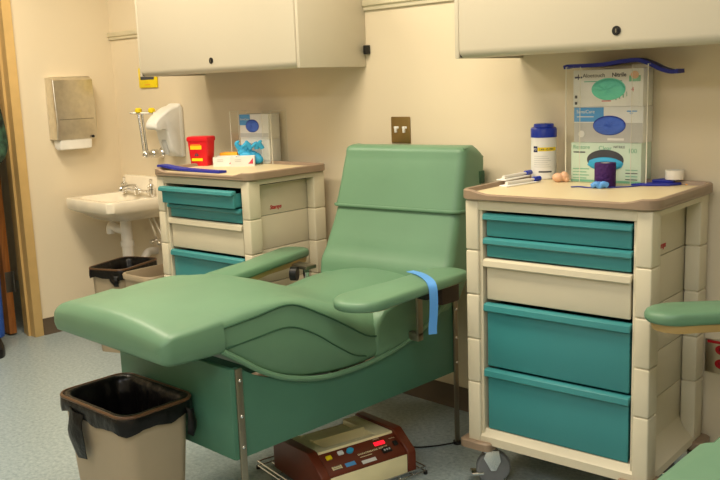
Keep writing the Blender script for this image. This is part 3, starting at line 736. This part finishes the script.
s = MB().box((.305, -.012, 1.452), (.500, -.001, 1.57), M['yellow'], .006)
s = s.out('wall_sign', None, 'small yellow sign on the wall below the left cabinet', 'sign')
MB().box((.33, -.0135, 1.50), (.475, -.0118, 1.535), M['ink'], .0005).box((.37, -.0132, 1.468), (.43, -.0118, 1.474), M['amber'], .0005).out('printed_band', s, 'dark printed band')

o = thing('wall_outlet', 'brass toned double outlet plate on the wall behind the green chair', 'outlet', (2.397, 0, 1.223))
M['brass'] = mat('dull brass plate', rgb(150, 124, 74), .4, metal=.7)
MB().box((-.056, -.007, -.058), (.056, 0, .058), M['brass'], .004).out('cover_plate', o)
for x in (-.024, .024):
    q = MB().box((x - .005, -.016, -.012), (x + .005, -.005, .014), M['white'], .002).box((x - .014, -.009, .006), (x + .014, -.005, .016), M['white'], .002)
    q.out('switch', o, 'pale toggle switch')
o = thing('red_outlet', 'red electrical outlet with steel plate low on the wall at right edge', 'outlet', (3.845, 0, .46))
MB().box((-.058, -.007, -.06), (.058, 0, .06), M['steel'], .004).out('cover_plate', o)
for z in (-.024, .026):
    q = MB().lathe([(.0, 0), (.018, 0), (.018, .004), (.0, .005)], M['redout'], 20, T(0, -.006, z) @ Matrix.Rotation(PI / 2, 4, 'X') @ Matrix.Diagonal((1.2, .95, 1, 1)))
    for x in (-.006, .006): q.box((x - .0012, -.0118, z - .003), (x + .0012, -.0105, z + .007), M['black'])
    q.out('socket', o, 'red socket face')
MB().box((-.05, -.0085, .046), (.05, -.006, .056), M['redout'], .001).out('red_strip', o)

# ------------------------------------------------------------------ things on the right cart
def on(x, y): return (x, y, ZT)
def glove_box(x, y, z, rz, w, dpt, h, body, label, fn):
    t = thing('glove_box', label, 'box', (x, y, z), rz, 'boxes of gloves')
    MB().box((-w / 2, -dpt, 0), (w / 2, 0, h), body, .002).out('carton', t)
    fn(t, w, dpt, h); return t
FX = lambda x, y, z: Matrix.Translation((x, y, z)) @ Matrix.Rotation(PI / 2, 4, 'X')
def oval(mb, cx, cz, rx, rz, y, m, th=.0012, n=32):
    mb.loft([[(cx + rx * math.cos(2 * PI * k / n), y, cz + rz * math.sin(2 * PI * k / n)) for k in range(n)], [(cx + rx * math.cos(2 * PI * k / n), y - th, cz + rz * math.sin(2 * PI * k / n)) for k in range(n)]], m)
    return mb
def glove_bulge(t, cx, cz, rx, rz, y, m, dep=.012, seed=1):
    rr = random.Random(seed); rings = []
    for j in range(7):
        a = R(90 * j / 6); s = math.cos(a); rings.append([(cx + rx * max(s, .05) * math.cos(2 * PI * k / 28) * (1 + rr.uniform(-.04, .04)), y - dep * math.sin(a) * (1 + rr.uniform(-.3, .3)), cz + rz * max(s, .05) * math.sin(2 * PI * k / 28)) for k in range(28)])
    MB().loft(rings, m).out('glove', t, smooth=70)
bh = (.142, .125, .142)
def f_bottom(t, w, d, h):
    p = MB(); y = -d - .0004
    p.text('Restore', .020, M['mintink'], FX(-w / 2 + .008, y, h - .022)).text('Clear', .022, M['mintink'], FX(-.025, y, h - .026)).text('NITRILE', .012, M['ink'], FX(.03, y, h - .018)).text('100', .022, M['mintink'], FX(w / 2 - .048, y, h - .034))
    for k in range(4):
        p.box((-w / 2 + .008, y - .0006, .014 + k * .011), (-w / 2 + .06 + .01 * (k % 2), y, .017 + k * .011), M['mintink']); p.box((w / 2 - .055, y - .0006, .014 + k * .011), (w / 2 - .012, y, .017 + k * .011), M['mintink'] if k % 2 else M['ink'])
    p.box((-w / 2 + .01, y - .0006, h - .036), (-w / 2 + .055, y, h - .032), M['ink'])
    p.box((-w / 2, y - .0005, .002), (w / 2, y, .010), M['mintink'])
    oval(p, .0, .082, .068, .036, y, M['ink']); p.out('printed_front', t, 'pale green printed front with dark oval opening')
    glove_bulge(t, .0, .068, .066, .024, y, M['cyan'], .010, 5)
def f_mid(t, w, d, h):
    p = MB(); y = -d - .0004
    p.box((-w / 2 + .001, y - .0005, h - .052), (-.015, y, h - .002), M['boxsky'])
    p.box((-w / 2 + .001, y - .0005, .002), (w / 2 - .001, y, h - .056), M['boxgrey'])
    p.text('SensiCare', .017, M['boxwhite'], FX(-w / 2 + .010, y - .0006, h - .022)); p.box((-w / 2 + .012, y - .001, h - .036), (-w / 2 + .075, y - .0005, h - .033), M['boxwhite'])
    p.text('+', .026, M['boxsky'], FX(w / 2 - .05, y, h - .032)); p.box((w / 2 - .058, y - .0006, h - .018), (w / 2 - .022, y, h - .014), M['boxsky'])
    oval(p, -w / 2 + .03, .03, .012, .012, y - .0006, M['boxwhite']); p.box((.0, y - .001, .008), (.06, y - .0005, .016), M['boxwhite'])
    oval(p, .006, .060, .060, .034, y, M['blue']); p.out('printed_front', t, 'grey white and sky blue printed front with oval opening')
    glove_bulge(t, .006, .059, .058, .032, y, M['blueglove'], .012, 2)
def f_top(t, w, d, h):
    p = MB(); y = -d - .0004
    p.text('Aloetouch', .0195, M['ink'], FX(-w / 2 + .036, y, h - .026)).text('Nitrile', .0195, M['ink'], FX(.016, y, h - .026), bold=.0004)
    p.box((-w / 2 + .042, y - .0006, h - .042), (w / 2 - .075, y, h - .039), M['mintink'])
    p.text('+', .04, M['navyink'], FX(-w / 2 + .008, y, h - .038)); p.box((-w / 2 + .006, y - .0006, h - .028), (-w / 2 + .034, y, h - .022), M['navyink'])
    p.box((-w / 2 + .007, y - .0006, .03), (-w / 2 + .016, y, .040), M['ink']); p.box((-w / 2 + .007, y - .0006, .008), (-w / 2 + .016, y, .018), M['ink'])
    p.box((w / 2 - .058, y - .0006, .004), (w / 2 - .012, y, .084), M['boxwhite']); p.box((w / 2 - .050, y - .0006, .084), (w / 2 - .010, y, .104), M['mintink']); oval(p, w / 2 - .030, h - .022, .014, .013, y - .0006, M['flesh'])
    p.text('4', .022, M['pink'], FX(w / 2 - .043, y - .0006, .05)); p.box((-.02, y - .0006, .018), (.014, y, .021), M['pink'])
    for k in range(4): p.box((.03 + k * .013, y - .0006, .022 + k * .004), (.034 + k * .013, y, .05), M['mintink'], mx=None)
    oval(p, .004, .060, .062, .038, y, M['tealglove']); p.out('printed_front', t, 'printed front with mint green oval opening')
    glove_bulge(t, .004, .059, .060, .036, y, M['tealglove'], .012, 3)
GR_ = R(5.2)
gy = -.022; zz = ZT
glove_box(3.446, gy, zz, GR_, .260, .092, bh[0], M['boxmint'], 'pale green glove box at the bottom of the stack of three', f_bottom); zz += bh[0] + .0005
glove_box(3.452, gy, zz, GR_, .254, .088, bh[1], M['boxwhite'], 'white and sky blue glove box in the middle of the stack', f_mid); zz += bh[1] + .0005
glove_box(3.450, gy, zz, GR_, .256, .090, .128, M['boxwhite'], 'white glove box with mint green opening at the top of the stack', f_top)
def holder(x, y, rz, w, d, h, label, back=None):
    t = thing('acrylic_holder', label, 'holder', (x, y, ZT), rz, 'clear acrylic glove box holders')
    p = MB(); th = .003
    p.box((-w / 2, -d, 0), (-w / 2 + th, 0, h), M['clear']); p.box((w / 2 - th, -d, 0), (w / 2, 0, h), M['clear'])
    p.box((-w / 2 + th, -th, 0), (w / 2 - th, 0, h), M['clear'])
    p.out('clear_panel', t)
    for sx in (-1, 1):
        x0 = sx * (w / 2 - th / 2); e = MB()
        e.box((x0 - .0016, -d - .001, 0), (x0 + .0016, -d + .0005, h), M['clearedge']).box((x0 - .0016, -d, h), (x0 + .0016, 0, h + .0015), M['clearedge'])
        e.box((x0 - .0016, -.001, 0), (x0 + .0016, .0005, h), M['clearedge']).out('panel_edge', t, 'bright edge of the clear panel')
        c = sx * (w / 2 - .028)
        MB().box((c - .028, -d - .002, 0), (c + .028, -d, h), M['clear']).box((c - sx * .028 - .0008, -d - .0022, 0), (c - sx * .028 + .0008, -d - .0002, h), M['clearedge']).out('front_lip', t, 'clear front lip with a bright edge')
    return t
holder(3.453, -.010, GR_, .300, .125, .408, 'clear acrylic holder around the three stacked glove boxes')
ribbon('tourniquet', [(3.292, -.108, ZT + .408), (3.31, -.104, ZT + .4115), (3.36, -.098, ZT + .4115), (3.44, -.09, ZT + .413), (3.50, -.083, ZT + .4205), (3.56, -.077, ZT + .423), (3.60, -.073, ZT + .410), (3.64, -.069, ZT + .390), (3.675, -.066, ZT + .380), (3.70, -.064, ZT + .382)],   .06, .013, M['blue'],
       'royal blue rubber strap laid across the top of the glove holder', 'tourniquet', 'tourniquet straps')
cn = thing('wipes_canister', 'white wipes canister with bright blue lid on the right cart', 'canister', (3.178, -.075, ZT), R(40))
MB().lathe([(.044, 0), (.0475, .004), (.0475, .158), (.045, .163)], M['white'], 40).out('canister_body', cn)
MB().lathe([(.0485, .156), (.0485, .186), (.045, .192), (.038, .194), (.036, .205), (.030, .2065)], M['lidblue'], 40).out('lid', cn)
lb = MB()
def wrap(mb, a0, a1, z0, z1, m, r=.0479):
    n = 14; mb.loft([[(r * math.sin(R(a0 + (a1 - a0) * k / n)), -r * math.cos(R(a0 + (a1 - a0) * k / n)), z) for k in range(n + 1)] for z in (z0, z1)], m, False, False, closed=False)
wrap(lb, -35, 58, .106, .120, M['yellow']); wrap(lb, -58, -36, .102, .124, M['navyink'])
for k in range(6): wrap(lb, -55, 10 + 8 * (k % 3), .088 - k * .008, .0865 - k * .008, M['boxgrey'])
wrap(lb, -30, 30, .026, .032, M['ink'])
for i, ch in enumerate('SANI-CLOTH'):
    a = R(-28 + i * 6.2); lb.text(ch, .011, M['navyink'], Matrix.Rotation(a, 4, 'Z') @ Matrix.Translation((0, -.0481, .109)) @ Matrix.Rotation(PI / 2, 4, 'X'), .0003)
for i, ch in enumerate('PDI'):
    a = R(-57 + i * 7); lb.text(ch, .011, M['white'], Matrix.Rotation(a, 4, 'Z') @ Matrix.Translation((0, -.0481, .109)) @ Matrix.Rotation(PI / 2, 4, 'X'), .0003)
lb.out('printed_label', cn, 'white label with yellow band')
# syringe packs
def pack(x, y, rz, label, z=0.):  # scaled a little up to the size seen
    t = thing('wrapped_syringe', label, 'syringe', (x, y, ZT + z), rz, 'wrapped syringes on the right cart'); t.scale = (1.15, 1.3, 1.3)
    MB().box((-.085, -.015, 0), (.06, .015, .004), M['paper'], .0015).cyl((-.07, 0, .0085), (.04, 0, .0085), .0055, M['pvc'], 12).out('wrapper', t)
    MB().cyl((.06, 0, .009), (.09, 0, .009), .0075, M['lidblue'], 12).cyl((.04, 0, .009), (.06, 0, .009), .004, M['pvc'], 10).out('cap', t, 'bright blue cap')
pack(3.160, -.235, R(92), 'paper wrapped syringe with blue cap lying near the canister', .0155)
pack(3.212, -.275, R(84), 'paper wrapped syringe with blue cap lying nearer the tray front edge')
o = MB(); o.sphere((-.008, 0, .017), (.022, .020, .017), M['flesh']).sphere((.014, .002, .020), (.017, .017, .019), M['flesh']).sphere((.022, -.004, .010), (.010, .011, .010), M['flesh'])
o.out('squeeze_ball', None, 'tan rubber squeeze ball beside the glove box stack', 'ball', loc=on(3.300, -.155), rz=R(30))
cb = thing('wrap_roll', 'dark purple roll of stretch wrap in front of the glove boxes', 'bandage roll', on(3.500, -.195)); cb.scale = (1.13, 1.13, 1.1)
MB().lathe([(.0165, 0), (.0305, 0), (.0318, .004), (.0318, .070), (.0305, .074), (.0165, .074), (.0165, 0)], M['purple'], 32, cap0=False, cap1=False).out('wrap', cb)
MB().lathe([(.014, .002), (.0164, .002), (.0164, .0725), (.014, .0725), (.014, .002)], M['paper'], 24, cap0=False, cap1=False).out('cardboard_core', cb, 'pale core')
tr = MB(); rr = random.Random(4)
for i in range(3):
    pts = [(rr.uniform(-.025, .025), rr.uniform(-.012, .012), .007 + rr.uniform(0, .012)) for _ in range(6)]
    tr.tube(smooth_path(pts, 5), .008, M['ltblue'], 8, flat=(1, .6))
tr.tube(smooth_path([(-.025, -.005, .008), (-.01, -.01, .016), (.0, -.008, .006), (.012, -.01, .017), (.026, -.004, .009)], 5), .009, M['ltblue'], 8)
tr.out('tourniquet', None, 'crumpled bright blue strap at the foot of the purple roll', 'tourniquet', 'tourniquet straps', loc=on(3.512, -.252), rz=R(20))
ribbon('tourniquet', [(3.415, -.275, ZT + .002), (3.44, -.258, ZT + .0025), (3.48, -.262, ZT + .0018), (3.53, -.235, ZT + .0022), (3.58, -.18, ZT + .0018), (3.60, -.13, ZT + .002)], .014, .002, M['blue'],
       'narrow dark blue strap lying flat before the purple roll', 'tourniquet', 'tourniquet straps')
cl = MB().prism([(-.085, -.075), (-.02, -.01), (-.03, .045), (.0, .06), (.06, .04), (.065, -.01), (.04, -.05), (-.03, -.075)], 'z', 0, .008, M['blue'], .003)
cl.prism([(-.03, -.02), (0, .05), (.045, .045), (.04, -.02)], 'z', .007, .018, M['blue'], .004)
cl.out('tourniquet', None, 'folded dark blue strap under the white tape roll', 'tourniquet', 'tourniquet straps', loc=on(3.640, -.055), rz=R(10))
tp = thing('tape_roll', 'small white tape roll on the folded blue strap', 'tape', (3.678, -.045, ZT + .0185), 0); tp.scale = (1.25, 1.25, 1.25)
MB().lathe([(.013, 0), (.0245, 0), (.025, .002), (.025, .023), (.0245, .025), (.013, .025), (.013, 0)], M['tape'], 30, cap0=False, cap1=False).out('tape', tp)
MB().lathe([(.011, .0005), (.0129, .0005), (.0129, .0245), (.011, .0245), (.011, .0005)], M['boxwhite'], 24, cap0=False, cap1=False).out('tape_core', tp)
MB().box((-.012, -.006, 0), (.012, .006, .004), M['amber'], .002).out('clip', None, 'tiny yellow clip by the back right corner of the tray', 'clip', loc=on(3.728, -.04), rz=R(20))

# ------------------------------------------------------------------ things on the left cart
sh = thing('sharps_container', 'red sharps container with yellow labels on the left cart', 'sharps container', on(1.328, -.315), R(25)); sh.scale = (.8, .85, .98)
def trect(hx, hy, r, z): return rrect(hx, hy, r, z, 4)
MB().loft([trect(.058, .04, .01, 0), trect(.060, .042, .012, .004), trect(.072, .050, .014, .128)], M['red']).out('container_body', sh)
MB().loft([trect(.075, .053, .014, .126), trect(.077, .055, .014, .134), trect(.075, .053, .014, .146), trect(.066, .045, .012, .150)], M['red']).out('lid', sh, 'red lid')
lbm = MB().box((-.050, -.0485, .085), (.028, -.043, .118), M['yellow']).box((-.046, -.0455, .026), (.03, -.040, .040), M['yellow'])
for x, z in ((-.01, .06),):
    for a in range(3): oval(lbm, x + .008 * math.cos(R(90 + 120 * a)), z + .008 * math.sin(R(90 + 120 * a)), .006, .006, -.0448, M['ink'])
for k in range(3): lbm.box((-.046, -.049, .092 + k * .008), (.022, -.0482, .0945 + k * .008), M['amber'])
lbm.out('printed_label', sh, 'yellow printed labels')
ribbon('tourniquet', [(1.318, -.553, ZT + .021), (1.36, -.551, ZT + .0205), (1.45, -.547, ZT + .012), (1.56, -.54, ZT + .0085), (1.68, -.532, ZT + .0065), (1.775, -.525, ZT + .0065)], .046, .010, M['blue'],
       'long royal blue strap along the front edge of the left cart', 'tourniquet', 'tourniquet straps')
def gauze(x, y, rz, label, w=.11):
    t = thing('supply_box', label, 'box', on(x, y), rz, 'small white supply boxes')
    q = MB(); h = .046; d = .075
    q.box((-w / 2, -d / 2, 0), (w / 2, d / 2, .002), M['boxwhite'])
    for s_ in (-1, 1):
        q.box((-w / 2, s_ * d / 2 - .001, 0), (w / 2, s_ * d / 2 + .001, h), M['boxwhite']); q.box((s_ * w / 2 - .001, -d / 2, 0), (s_ * w / 2 + .001, d / 2, h), M['boxwhite'])
    q.out('carton', t)
    MB().box((-w / 2, 0, 0), (w / 2, .05, .0015), M['boxwhite'], mx=T(0, d / 2, h) @ Matrix.Rotation(R(-8), 4, 'X')).out('flap', t)
    MB().box((-w / 2 + .004, -d / 2 + .004, .003), (w / 2 - .004, d / 2 - .004, h - .006), M['paper'], .004).out('tissue', t)
    pm = MB().prism([(w / 2 - .03, .012), (w / 2 - .006, .040), (w / 2 - .006, .012)], 'y', -d / 2 - .0018, -d / 2 - .001, M['pink'])
    for k in range(2): pm.box((-w / 2 + .02, -d / 2 - .0018, .024 + .008 * k), (-w / 2 + .05, -d / 2 - .001, .027 + .008 * k), M['boxgrey'])
    pm.out('print', t)
gauze(1.472, -.275, R(38), 'open white carton with pink mark next to the sharps container')
gauze(1.560, -.238, R(48), 'open white carton in front of the bunched cyan glove', .115)
g = MB(); rr = random.Random(9)
for i in range(9):
    c = (rr.uniform(-.035, .03), rr.uniform(-.015, .02), .03 + rr.uniform(0, .045)); g.sphere(c, (.02 + rr.random() * .01, .02, .018 + rr.random() * .01), M['cyan'], sub=2)
for i in range(5):
    x = -.045 + .026 * i; g.tube(smooth_path([(x, -.01, .075), (x + rr.uniform(-.012, .012), -.02, .10), (x + rr.uniform(-.02, .02), -.028, .112 - .03 * (i % 2))], 4), [.011, .011, .011, .0105, .010, .009, .008, .007, .005], M['cyan'], 8)
g.sphere((.03, .0, .022), (.028, .02, .022), M['cyan'], sub=2).sphere((-.02, 0, .022), (.03, .022, .022), M['cyan'], sub=2)
g.out('nitrile_glove', None, 'bunched cyan glove behind the small white carton', 'glove', loc=on(1.532, -.168), rz=R(34), smooth=80).scale = (1.15, .9, 1.05)
GA = R(12)
def f_plain(t, w, d, h):
    p = MB(); y = -d - .0004
    p.box((-w / 2 + .001, y - .0005, h - .055), (-w / 2 + .07, y, h - .002), M['boxsky']); p.box((-w / 2 + .002, y - .0005, .01), (w / 2 - .002, y, .03), M['boxgrey']); p.text('SensiCare', .014, M['boxwhite'], FX(-w / 2 + .006, y - .0006, h - .03))
    oval(p, -.01, .066, .042, .032, y, M['blue']); p.out('printed_front', t, 'white and sky blue print with oval opening')
    glove_bulge(t, -.01, .065, .040, .030, y, M['blueglove'], .010, 6)
def f_plain2(t, w, d, h):
    p = MB(); y = -d - .0004
    p.box((-w / 2 + .002, y - .0005, .01), (w / 2 - .002, y, .02), M['boxgrey']); p.text('NITRILE', .016, M['ink'], FX(-.03, y, h - .03)); oval(p, 0, .06, .042, .03, y, M['boxgrey'])
    p.out('printed_front', t)
glove_box(1.505, -.040, ZT, GA, .185, .09, .122, M['boxwhite'], 'lower white glove box on the left cart, behind the cyan glove', f_plain2)
glove_box(1.505, -.040, ZT + .1225, GA, .185, .09, .125, M['boxwhite'], 'upper white glove box with blue glove showing on the left cart', f_plain)
holder(1.500, -.026, GA, .262, .13, .262, 'clear acrylic holder around the two glove boxes on the left cart')
MB().box((-.05, -.03, 0), (.05, .03, .06), M['amber'], .006).box((-.046, -.031, .02), (.046, -.0295, .045), M['yellow']).out('supply_packet', None, 'amber yellow packet behind the white cartons on the left cart', 'packet', loc=on(1.415, -.20), rz=R(25))

# ------------------------------------------------------------------ blood mixer on its wire rack, under the chair
rk = thing('wire_rack', 'low chrome wire rack on the floor under the green chair', 'rack', (2.80, -.80, 0), R(-10))
w_ = MB()
X0, X1, Y0, Y1 = -.27, .175, -.232, .225
for z, e in ((.012, 0), (.030, .0)):
    w_.tube([(X0, Y0, z), (X1, Y0, z), (X1, Y1, z), (X0, Y1, z)], .003, M['chrome'], 6, True)
for k in range(9):
    y = Y0 + (Y1 - Y0) * k / 8; w_.tube([(X0, y, .030), (X0, y, .012), (X1, y, .012), (X1, y, .030)], .002, M['chrome'], 6)
for k in range(5):
    x = X0 + (X1 - X0) * k / 4; w_.tube([(x, Y0, .030), (x, Y0, .012), (x, Y1, .012), (x, Y1, .030)], .002, M['chrome'], 6)
w_.out('wire_grid', rk)
for x in (X0, X1):
    for y in (Y0, Y1): MB().cyl((x, y, 0), (x, y, .012), .008, M['black'], 10).out('foot', rk)
mxr = thing('blood_mixer', 'brown and cream blood collection mixer with red display under the chair', 'machine', (2.80, -.80, .0165), R(-12)); mxr.scale = (.7, 1.04, .8)
b = MB()
prof = [(-.22, 0), (-.22, .125), (.075, .160), (.19, .100), (.205, .0)]       # x,z : open side faces +x
for y0, y1 in ((-.195, -.160), (.160, .195)):
    b.prism([(-.29, 0), (-.29, .150), (-.272, .160), (.07, .178), (.09, .178), (.205, .108), (.215, .09), (.215, .0)], 'y', y0, y1, M['brown'], .005, 3)
b.prism([(-.272, .002), (-.272, .115), (.06, .13), (.078, .158), (.192, .098), (.196, .090), (.196, .075), (.18, .002)], 'y', -.161, .161, M['brown'], .001)
b.out('housing', mxr)
MB().prism([(.196, .004), (.196, .084), (.212, .092), (.212, .004)], 'y', -.158, .158, M['creamcase'], .003).out('front_cover', mxr, 'pale cream front cover')
c = MB()
c.prism([(-.267, .115), (-.267, .150), (.08, .168), (.082, .158), (.06, .128)], 'y', -.158, -.112, M['creamcase'], .003)
c.prism([(-.267, .115), (-.267, .150), (.08, .168), (.082, .158), (.06, .128)], 'y', .095, .158, M['creamcase'], .003)
c.prism([(.035, .125), (.03, .160), (.08, .168), (.082, .158), (.06, .128)], 'y', -.115, .100, M['creamcase'], .002)
c.box((-.267, -.115, .112), (.04, .098, .128), M['creamdark'], .002)
c.out('platform', mxr, 'pale cream rocking platform')
ty = MB().prism([(-.09, .126), (-.10, .166), (-.055, .170), (-.045, .128)], 'y', -.115, .098, M['creamcase'], .003).box((-.25, -.10, .128), (-.09, .085, .134), M['creamcase'], .003)
ty.out('cradle', mxr, 'cream cradle tray')
# control panel: slope from (.078,.158) to (.192,.098)
P0 = Vector((.0785, 0, .1585)); P1 = Vector((.1925, 0, .0985)); sl = (P1 - P0).normalized(); nn = Vector((-sl.z, 0, sl.x))
def pan(u, v, h=0.0008):  # u along +y (right as read), v from top edge down the slope, 0..1
    return P0 + sl * ((P1 - P0).length * v) + Vector((0, u, 0)) + nn * h
PM = Matrix((Vector((0, 1, 0)), -sl, nn)).transposed().to_4x4()
def pmat(u, v, h=.0008):
    m = PM.copy(); m.translation = pan(u, v, h); return m
def pbox(mb, u, v, w, hh, th, m, bev=.0015): return mb.box((-w / 2, -hh / 2, 0), (w / 2, hh / 2, th), m, bev, mx=pmat(u, v, .0))
for u, v, m, lab in ((-.125, .30, M['yellow'], 'yellow push button'), (-.075, .24, M['boxwhite'], 'white push button')):
    pbox(MB(), u, v, .022, .022, .010, m, .003).out('button', mxr, lab)
MB().cyl((0, 0, 0), (0, 0, .012), .0135, M['knobblue'] if 'knobblue' in M else M['cyan'], 18, mx=pmat(-.038, .27)).out('button', mxr, 'round blue push button')
pbox(MB(), .085, .30, .044, .022, .002, M['led']).out('display', mxr, 'glowing red digit display')
q = pbox(MB(), .095, .70, .038, .03, .006, M['black'])
for k in range(3): q.box((-.012 + k * .010, -.004, .006), (-.006 + k * .010, .006, .0066), M['boxgrey'], mx=pmat(.095, .70, 0))
q.out('thumbwheel', mxr, 'black thumbwheel switch')
pbox(MB(), .142, .52, .018, .028, .006, M['black']).out('power_switch', mxr, 'black rocker switch')
lt = MB()
lt.text('DONORMATIC 901', .0125, M['creamcase'], pmat(-.018, .56), .0003, bold=.0002); pbox(lt, .01, .66, .05, .003, .0006, M['creamcase'], 0)
pbox(lt, -.115, .78, .038, .020, .0008, M['creamdark'], 0); pbox(lt, -.062, .80, .040, .022, .0008, M['bluegrey'] if 'bluegrey' in M else M['boxsky'], 0); pbox(lt, .01, .90, .058, .020, .0008, M['boxwhite'], 0)
lt.text('WEIGHT', .007, M['creamcase'], pmat(.068, .10), .0003).text('VOLUME', .007, M['creamcase'], pmat(.080, .52), .0003).text('POWER', .007, M['creamcase'], pmat(.130, .26), .0003)
for k in range(3): pbox(lt, -.115, .72 + .07 * k, .03, .002, .0012, M['ink'], 0)
lt.out('panel_print', mxr, 'cream lettering and small labels')
# power cord
cord = smooth_path([(2.59, -.60, .06), (2.56, -.54, .02), (2.62, -.48, .004), (2.80, -.468, .0035), (2.88, -.40, .0035), (2.95, -.28, .0035), (3.1, -.12, .0035), (3.4, -.06, .0035)], 8)
MB().tube(cord, .003, M['black'], 8).out('power_cord', None, 'thin black cord lying on the floor behind the chair', 'cord')

# ------------------------------------------------------------------ person at the doorway (mostly outside the frame)
def skin_mesh(chains, m, name, parent, sub=2, label=None):
    """chains: list of lists of (x,y,z,r); identical positions are welded so limbs join in one surface"""
    verts, edges, rad, idx = [], [], [], {}
    for ch in chains:
        prev = None
        for (x, y, z, r) in ch:
            k = (round(x, 4), round(y, 4), round(z, 4))
            if k not in idx: idx[k] = len(verts); verts.append(k); rad.append(r)
            if prev is not None and prev != idx[k]: edges.append((prev, idx[k]))
            prev = idx[k]
    me = bpy.data.meshes.new(name); me.from_pydata(verts, edges, []); o = bpy.data.objects.new(name, me); COL.objects.link(o)
    o.modifiers.new('skin', 'SKIN'); sd = o.modifiers.new('sub', 'SUBSURF'); sd.levels = sub; sd.render_levels = sub
    for i, v in enumerate(me.skin_vertices[0].data):
        v.radius = (rad[i] if isinstance(rad[i], tuple) else (rad[i], rad[i])); v.use_root = (i == 0)
    dg = bpy.context.evaluated_depsgraph_get(); m2 = bpy.data.meshes.new_from_object(o.evaluated_get(dg)); bpy.data.objects.remove(o); bpy.data.meshes.remove(me)
    m2.name = name; m2.materials.clear(); m2.materials.append(m)
    for p in m2.polygons: p.use_smooth = True; p.material_index = 0
    o = bpy.data.objects.new(name, m2); COL.objects.link(o); o.parent = parent
    if label: o['label'] = label
    return o
ps = thing('person', 'person in blue scrub trousers and black shoes at the doorway, left edge', 'person', (.072, -1.058, 0), R(-105))
# local: faces +y, x to its right
body = [[(0, 0, .95, .11), (0, 0, 1.08, .115), (0, .01, 1.22, .12), (0, .0, 1.36, .125), (0, -.01, 1.45, .07), (0, 0, 1.50, .055), (0, .015, 1.56, .06), (0, .02, 1.64, .085), (0, .01, 1.72, .08), (0, 0, 1.76, .05)]]
for s in (-1, 1):
    body.append([(0, 0, .95, .11), (s * .09, 0, .90, .095), (s * .10, .005, .70, .078), (s * .10, .01, .50, .058), (s * .10, -.01, .32, .055), (s * .10, -.02, .10, .038), (s * .10, .02, .05, .038), (s * .105, .11, .035, .03)])
    hz = 1.16 + .05 * s
    body.append([(0, .0, 1.36, .125), (s * .17, -.01, 1.40, .062), (s * .215, -.01, 1.27, .048), (s * .225, .01, 1.13, .042), (s * .15, .12, hz - .01, .036), (s * .08, .175, hz, .027), (s * .045, .19, hz, .031), (s * .01, .20, hz, .029)])
    tip = (s * .01, .20, hz, .029)
    for k, (dz, L) in enumerate(((-.028, .054), (-.010, .068), (.009, .072), (.028, .062))):
        body.append([tip, (-s * .012, .202, hz + dz, .0105), (-s * (.012 + L * .5), .198, hz + dz * 1.1, .0095), (-s * (.012 + L), .188, hz + dz * 1.1, .008)])
    body.append([(s * .045, .19, hz, .031), (s * .03, .195, hz + .036, .012), (s * .0, .205, hz + .052, .009)])
skin_mesh(body, M['skin'], 'body', ps)
tro = [[(0, 0, .98, .134), (0, 0, 1.05, .132)]]
for s in (-1, 1): tro.append([(0, 0, .98, .134), (s * .088, 0, .88, .105), (s * .10, .005, .68, .090), (s * .10, .01, .48, .078), (s * .10, -.005, .28, .076), (s * .10, -.012, .09, .074), (s * .10, -.012, .075, .072)])
skin_mesh(tro, M['scrub'], 'trousers', ps, label='royal blue scrub trousers')
tu = MB()
tk = [(.82, .195, .140, 0), (.90, .190, .140, 0), (1.02, .176, .132, .002), (1.12, .172, .130, .004), (1.24, .186, .135, .006), (1.34, .204, .138, 0), (1.405, .198, .126, -.006), (1.45, .145, .096, -.010), (1.475, .085, .070, -.008), (1.49, .068, .066, -.004)]
tu.loft([[(crom(tk, .82 + .67 * q / 26)[0] * math.cos(R(12 * k)), crom(tk, .82 + .67 * q / 26)[2] + crom(tk, .82 + .67 * q / 26)[1] * math.sin(R(12 * k)), .82 + .67 * q / 26) for k in range(30)] for q in range(27)], M['tunic'], False, False)
for s in (-1, 1):
    arm_c = [(s * .09, -.005, 1.39, .086), (s * .17, -.008, 1.385, .088), (s * .218, -.008, 1.27, .066), (s * .226, .01, 1.14, .056), (s * .15, .12, 1.15 + .05 * s, .048), (s * .10, .16, 1.157 + .05 * s, .042)]
    ks = [(i, *c) for i, c in enumerate(arm_c)]; fine = [crom(ks, i / 6) for i in range(31)]
    tu.tube([c[:3] for c in fine], [c[3] for c in fine], M['tunic'], 14)
tu.out('scrub_top', ps, 'green and black patterned scrub top', smooth=70)
for s in (-1, 1):
    b = MB(); x = s * .105
    b.loft([[(x + px * sc, .045 + py * sy + oy, z) for px, py in [(.042 * math.cos(a), .13 * math.sin(a)) for a in [R(15 * k) for k in range(24)]]] for z, sc, sy, oy in ((0, 1, 1, 0), (.02, 1.05, 1.03, 0), (.045, 1, .98, -.005), (.07, .85, .7, -.04), (.095, .85, .48, -.062))], M['shoe'])
    b.out('shoe', ps, 'black shoe')
hr = MB().sphere((0, -.012, 1.715), (.088, .098, .085), M['hair']).sphere((0, -.06, 1.63), (.075, .055, .10), M['hair'])
hr.out('hair', ps, 'dark hair')
fc = MB()
for s in (-1, 1):
    fc.sphere((s * .032, .096, 1.665), (.013, .008, .008), M['white'], sub=2).sphere((s * .032, .103, 1.665), (.006, .003, .006), M['ink'], sub=2).sphere((s * .088, .01, 1.655), (.010, .02, .032), M['skin'], sub=2)
fc.prism([(.09, 1.675), (.125, 1.625), (.095, 1.618)], 'x', -.012, .012, M['skin'], .005).box((-.024, .088, 1.588), (.024, .098, 1.598), M['pink'], .004)
fc.out('face', ps)

# ------------------------------------------------------------------ colour management
SC.view_settings.view_transform = 'Standard'
SC.view_settings.look = 'None'
SC.view_settings.exposure = 0.0
SC.cycles.transparent_max_bounces = 32
